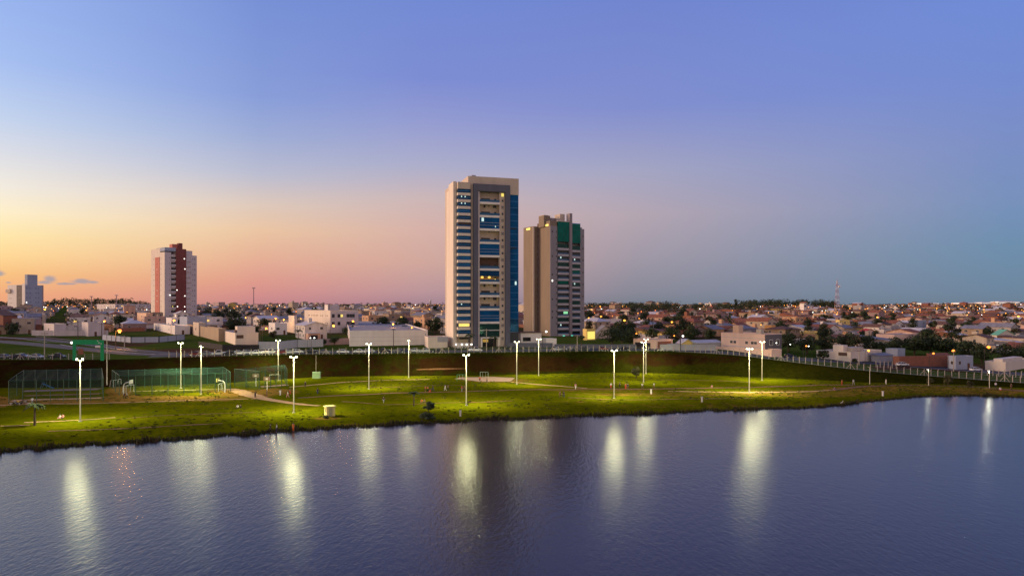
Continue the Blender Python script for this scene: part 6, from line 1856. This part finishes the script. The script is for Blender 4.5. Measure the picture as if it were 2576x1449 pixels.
    hb = MB(); hb.ball((0, .018, hz + .02), .105, hair_m, 10, 8, 1.0)
    hair = hb.mesh('hair', True)
    fb = MB()
    fb.add([(-.012, -.105, hz - .03), (.012, -.105, hz - .03), (0, -.128, hz - .05), (0, -.10, hz)], [(0, 1, 2), (0, 2, 3), (2, 1, 3)], skin_m)
    for s in (-.03, .03):
        fb.ball((s, -.096, hz + .0), .011, hair_m, 6, 4)
    for s in (-.088, .088):
        fb.ball((s, -.01, hz - .03), .02, skin_m, 6, 4)
    fb.box(-.025, .025, -.104, -.096, hz - .085, hz - .075, brick)
    return body, shirt, trous, hair, fb.mesh('face', True)
POSE = {k: person_meshes(k) for k in ('stand', 'walk', 'sit')}
CLOTH = {n: mat('cloth_' + n.replace(' ', '_'), c_, .9, .08, 4) for n, c_ in {'white': (.75, .73, .70), 'red': (.5, .05, .03), 'orange': (.65, .16, .03), 'black': (.02, .02, .022), 'dark blue': (.03, .04, .12), 'grey': (.25, .25, .26), 'yellow': (.7, .45, .05), 'pink': (.6, .25, .25), 'brown': (.15, .08, .05)}.items()}
def recolour(o, m):
    o.material_slots[0].link = 'OBJECT'; o.material_slots[0].material = m
def person(X, yb, pose, sh, tr_, label, rz=None, dz=0.0):
    p = pix(X, yb)
    if p.y < fsh(X) + .4: p = Vector((p.x, p.y, max(p.z, WZ)))
    p.z += dz
    T = thing('person', label, 'person', p, rnd.uniform(0, 6.28) if rz is None else rz, 'people in the park')
    b_, s_, t_, h_, f_ = POSE[pose]
    bd = link('body', b_, T); link('face', f_, T)
    o = link('shirt', s_, T); recolour(o, CLOTH[sh]); o = link('trousers', t_, T); recolour(o, CLOTH[tr_]); link('hair', h_, T)
    return T
for a in [(37, 1018, 'sit', 'grey', 'black', 'person in grey at left end of the long bench', 0), (46, 1018, 'sit', 'yellow', 'dark blue', 'person in yellow sitting on the long bench', 0), (56, 1018, 'sit', 'black', 'black', 'person in black sitting on the long bench', 0), (64, 1018, 'sit', 'grey', 'brown', 'person in grey top and brown trousers on the long bench', 0), (81, 1017, 'stand', 'white', 'grey', 'person in white standing beside the long bench'),
          (151, 1052, 'sit', 'white', 'pink', 'person in white sitting on grass left of the first mast', None), (158, 1052, 'sit', 'pink', 'black', 'person in pink sitting on grass left of the first mast', None), (313, 1003, 'walk', 'black', 'black', 'person in black walking beside the middle netted court end'), (319, 1003, 'walk', 'grey', 'black', 'person in grey walking beside the middle netted court end'),
          (598, 1026, 'sit', 'white', 'black', 'person in white and black sitting on grass near the dirt path'), (605, 1026, 'sit', 'black', 'black', 'person in black sitting beside a white shirted one on the grass'), (671, 998, 'stand', 'brown', 'brown', 'person in brown standing before the right netted court'), (705, 995, 'walk', 'white', 'white', 'person all in white walking on clay right of the courts'), (724, 1000, 'walk', 'white', 'pink', 'person in white shirt and pink trousers next to the path mast'), (730, 992, 'stand', 'brown', 'red', 'person in brown and red beside the path mast'), (642, 1001, 'stand', 'black', 'black', 'person in black on the dirt path'),
          (613, 1093, 'sit', 'black', 'brown', 'person crouching at the water edge, leftmost on shore'), (680, 1090, 'stand', 'black', 'black', 'person in black standing at the water edge'), (696, 1089, 'stand', 'white', 'dark blue', 'person in white standing at the water edge'), (738, 1088, 'stand', 'orange', 'orange', 'person in orange standing at the water edge'),
          (768, 973, 'stand', 'black', 'black', 'person in black on the pale path right of the courts'), (799, 991, 'walk', 'black', 'dark blue', 'person in dark clothes crossing the lawn above the kiosk'), (965, 1014, 'walk', 'black', 'grey', 'person in black and grey walking across the middle lawn'), (1061, 1012, 'sit', 'orange', 'brown', 'person in orange sitting on the lawn by the small palm'), (1068, 1012, 'sit', 'brown', 'black', 'person in brown sitting on the lawn by the small palm'),
          (1070, 986, 'stand', 'red', 'brown', 'person in red in the group left of the tower mast'), (1076, 986, 'stand', 'orange', 'black', 'person in orange in the group left of the tower mast'), (1082, 986, 'sit', 'red', 'red', 'person all in red sitting in the group left of the tower mast'), (1089, 983, 'walk', 'black', 'dark blue', 'person in dark blue walking away from the red clad group'), (1120, 983, 'walk', 'white', 'white', 'person all in white walking along the middle path'), (1127, 983, 'walk', 'brown', 'black', 'person in brown walking beside the one in white'), (1162, 985, 'stand', 'red', 'grey', 'person in red and grey left of the mast before the blue tower'), (1168, 985, 'stand', 'brown', 'brown', 'person in brown at the mast before the blue tower'),
          (1225, 963, 'stand', 'brown', 'black', 'person in brown on the sand court'), (1207, 960, 'walk', 'red', 'black', 'person in red on the sand court'), (1409, 1000, 'walk', 'brown', 'brown', 'person in brown, left of two walking on the near lawn'), (1418, 1000, 'walk', 'black', 'dark blue', 'person in dark blue, right of two walking on the near lawn'), (1448, 979, 'walk', 'pink', 'white', 'person in pink and white on the pale path'), (1537, 977, 'walk', 'white', 'red', 'person in white and red left of the lone mast'), (1559, 975, 'stand', 'black', 'black', 'person in black right of the lone mast'), (1574, 979, 'stand', 'red', 'red', 'person all in red standing below the windswept tree'), (1579, 979, 'stand', 'dark blue', 'brown', 'person in dark blue beside the one all in red'), (1616, 978, 'walk', 'white', 'brown', 'person in white and brown before the close pair of masts'), (1645, 977, 'walk', 'white', 'brown', 'person in white and brown right of the close pair of masts'), (1791, 975, 'sit', 'pink', 'brown', 'person in pink sitting by the brown path'),
          (2099, 981, 'sit', 'dark blue', 'pink', 'person in dark blue sitting under the right bank'), (2118, 969, 'stand', 'orange', 'red', 'person in orange and red on the right path'), (2147, 968, 'walk', 'white', 'grey', 'person in white and grey on the right path'), (2229, 967, 'stand', 'white', 'white', 'person all in white under the right bank'), (2505, 976, 'walk', 'white', 'black', 'person in white and black near the right edge lamp'), (2516, 981, 'sit', 'white', 'red', 'person in white and red sitting near the right edge'), (2544, 979, 'stand', 'brown', 'brown', 'person in brown near the right edge')]:
    rzv = a[6] if len(a) > 6 else None
    person(a[0], a[1], a[2], a[3], a[4], a[5], rzv, .0 if a[2] != 'sit' else (0.0 if (a[1] == 1018) else -.42))

# ================================================================== rough grass at the water's edge and on the lawn
gr = random.Random(31)
mb = MB()
gm = [mat('reed_dark', (.025, .032, .008), .9, .3), mat('reed_olive', (.05, .05, .012), .9, .3), mat('reed_brown', (.06, .04, .015), .9, .3)]
for k in range(5200):
    X = gr.uniform(-30, 2610)
    d = float(fsh(X)) + abs(gr.gauss(0.2, .7)) - .3
    u = (X - CX) / FP; x = u * d; z = gz(x, d)
    h = gr.uniform(.2, .55) * (1.7 if math.sin(X * .021) + math.sin(X * .05 + 2) > .9 else 1)
    a = gr.uniform(0, 3.14); w = gr.uniform(.08, .3); lx, ly = gr.uniform(-.25, .25), gr.uniform(-.25, .25)
    ax, ay = math.cos(a) * w, math.sin(a) * w
    mb.add([(x - ax, d - ay, z - .1), (x + ax, d + ay, z - .1), (x + lx + ax * .3, d + ly, z + h), (x + lx - ax * .3, d + ly, z + h * .9)], [(0, 1, 2, 3)], gr.choice(gm))
tag(mb.build('shore_weeds'), 'dark weeds fringing the water edge', 'weeds', kind='stuff')
mb = MB()
lm = [mat('weed_green', (.052, .058, .002), .9, .3), mat('weed_straw', (.12, .105, .006), .9, .3)]
for k in range(5200):
    X = gr.uniform(-30, 2610)
    a0, a1 = float(fsh(X)) + 3, float(fft(X)) - .5
    d = a0 + (a1 - a0) * gr.random() ** .8
    u = (X - CX) / FP; x = u * d
    if math.sin(x * .09 + d * .05) + math.sin(x * .043 - d * .11) < gr.uniform(-1.2, 1.2): continue
    z = gz(x, d); w = gr.uniform(.2, .7); h = gr.uniform(.06, .2)
    for q in range(3):
        a = gr.uniform(0, 6.28); ax, ay = math.cos(a) * w, math.sin(a) * w
        mb.add([(x - ax, d - ay, z - .03), (x + ax, d + ay, z - .03), (x + ax * .5 + gr.uniform(-.1, .1), d + ay * .5, z + h), (x - ax * .5, d - ay * .5, z + h * .8)], [(0, 1, 2, 3)], lm[0] if gr.random() < .75 else lm[1])
tag(mb.build('lawn_tufts'), 'coarse tufts of grass scattered over the lawn', 'grass', kind='stuff')
# dark bushes by the shore
for X, yb, s_, lb in ((1078, 1056, .42, 'dark low bush at the shore before the blue glass tower'), (640, 1086, .16, 'tiny dark bush at the shore left of the people at the water'), (820, 1052, .18, 'low bush beside the cream kiosk')):
    p = pix(X, yb); o = tree('low', p.x, p.y, s_, lb, 'bushes by the water')
    o.scale = (s_ * 1.8, s_, s_ * .8)
    o.location.z -= .5 * s_
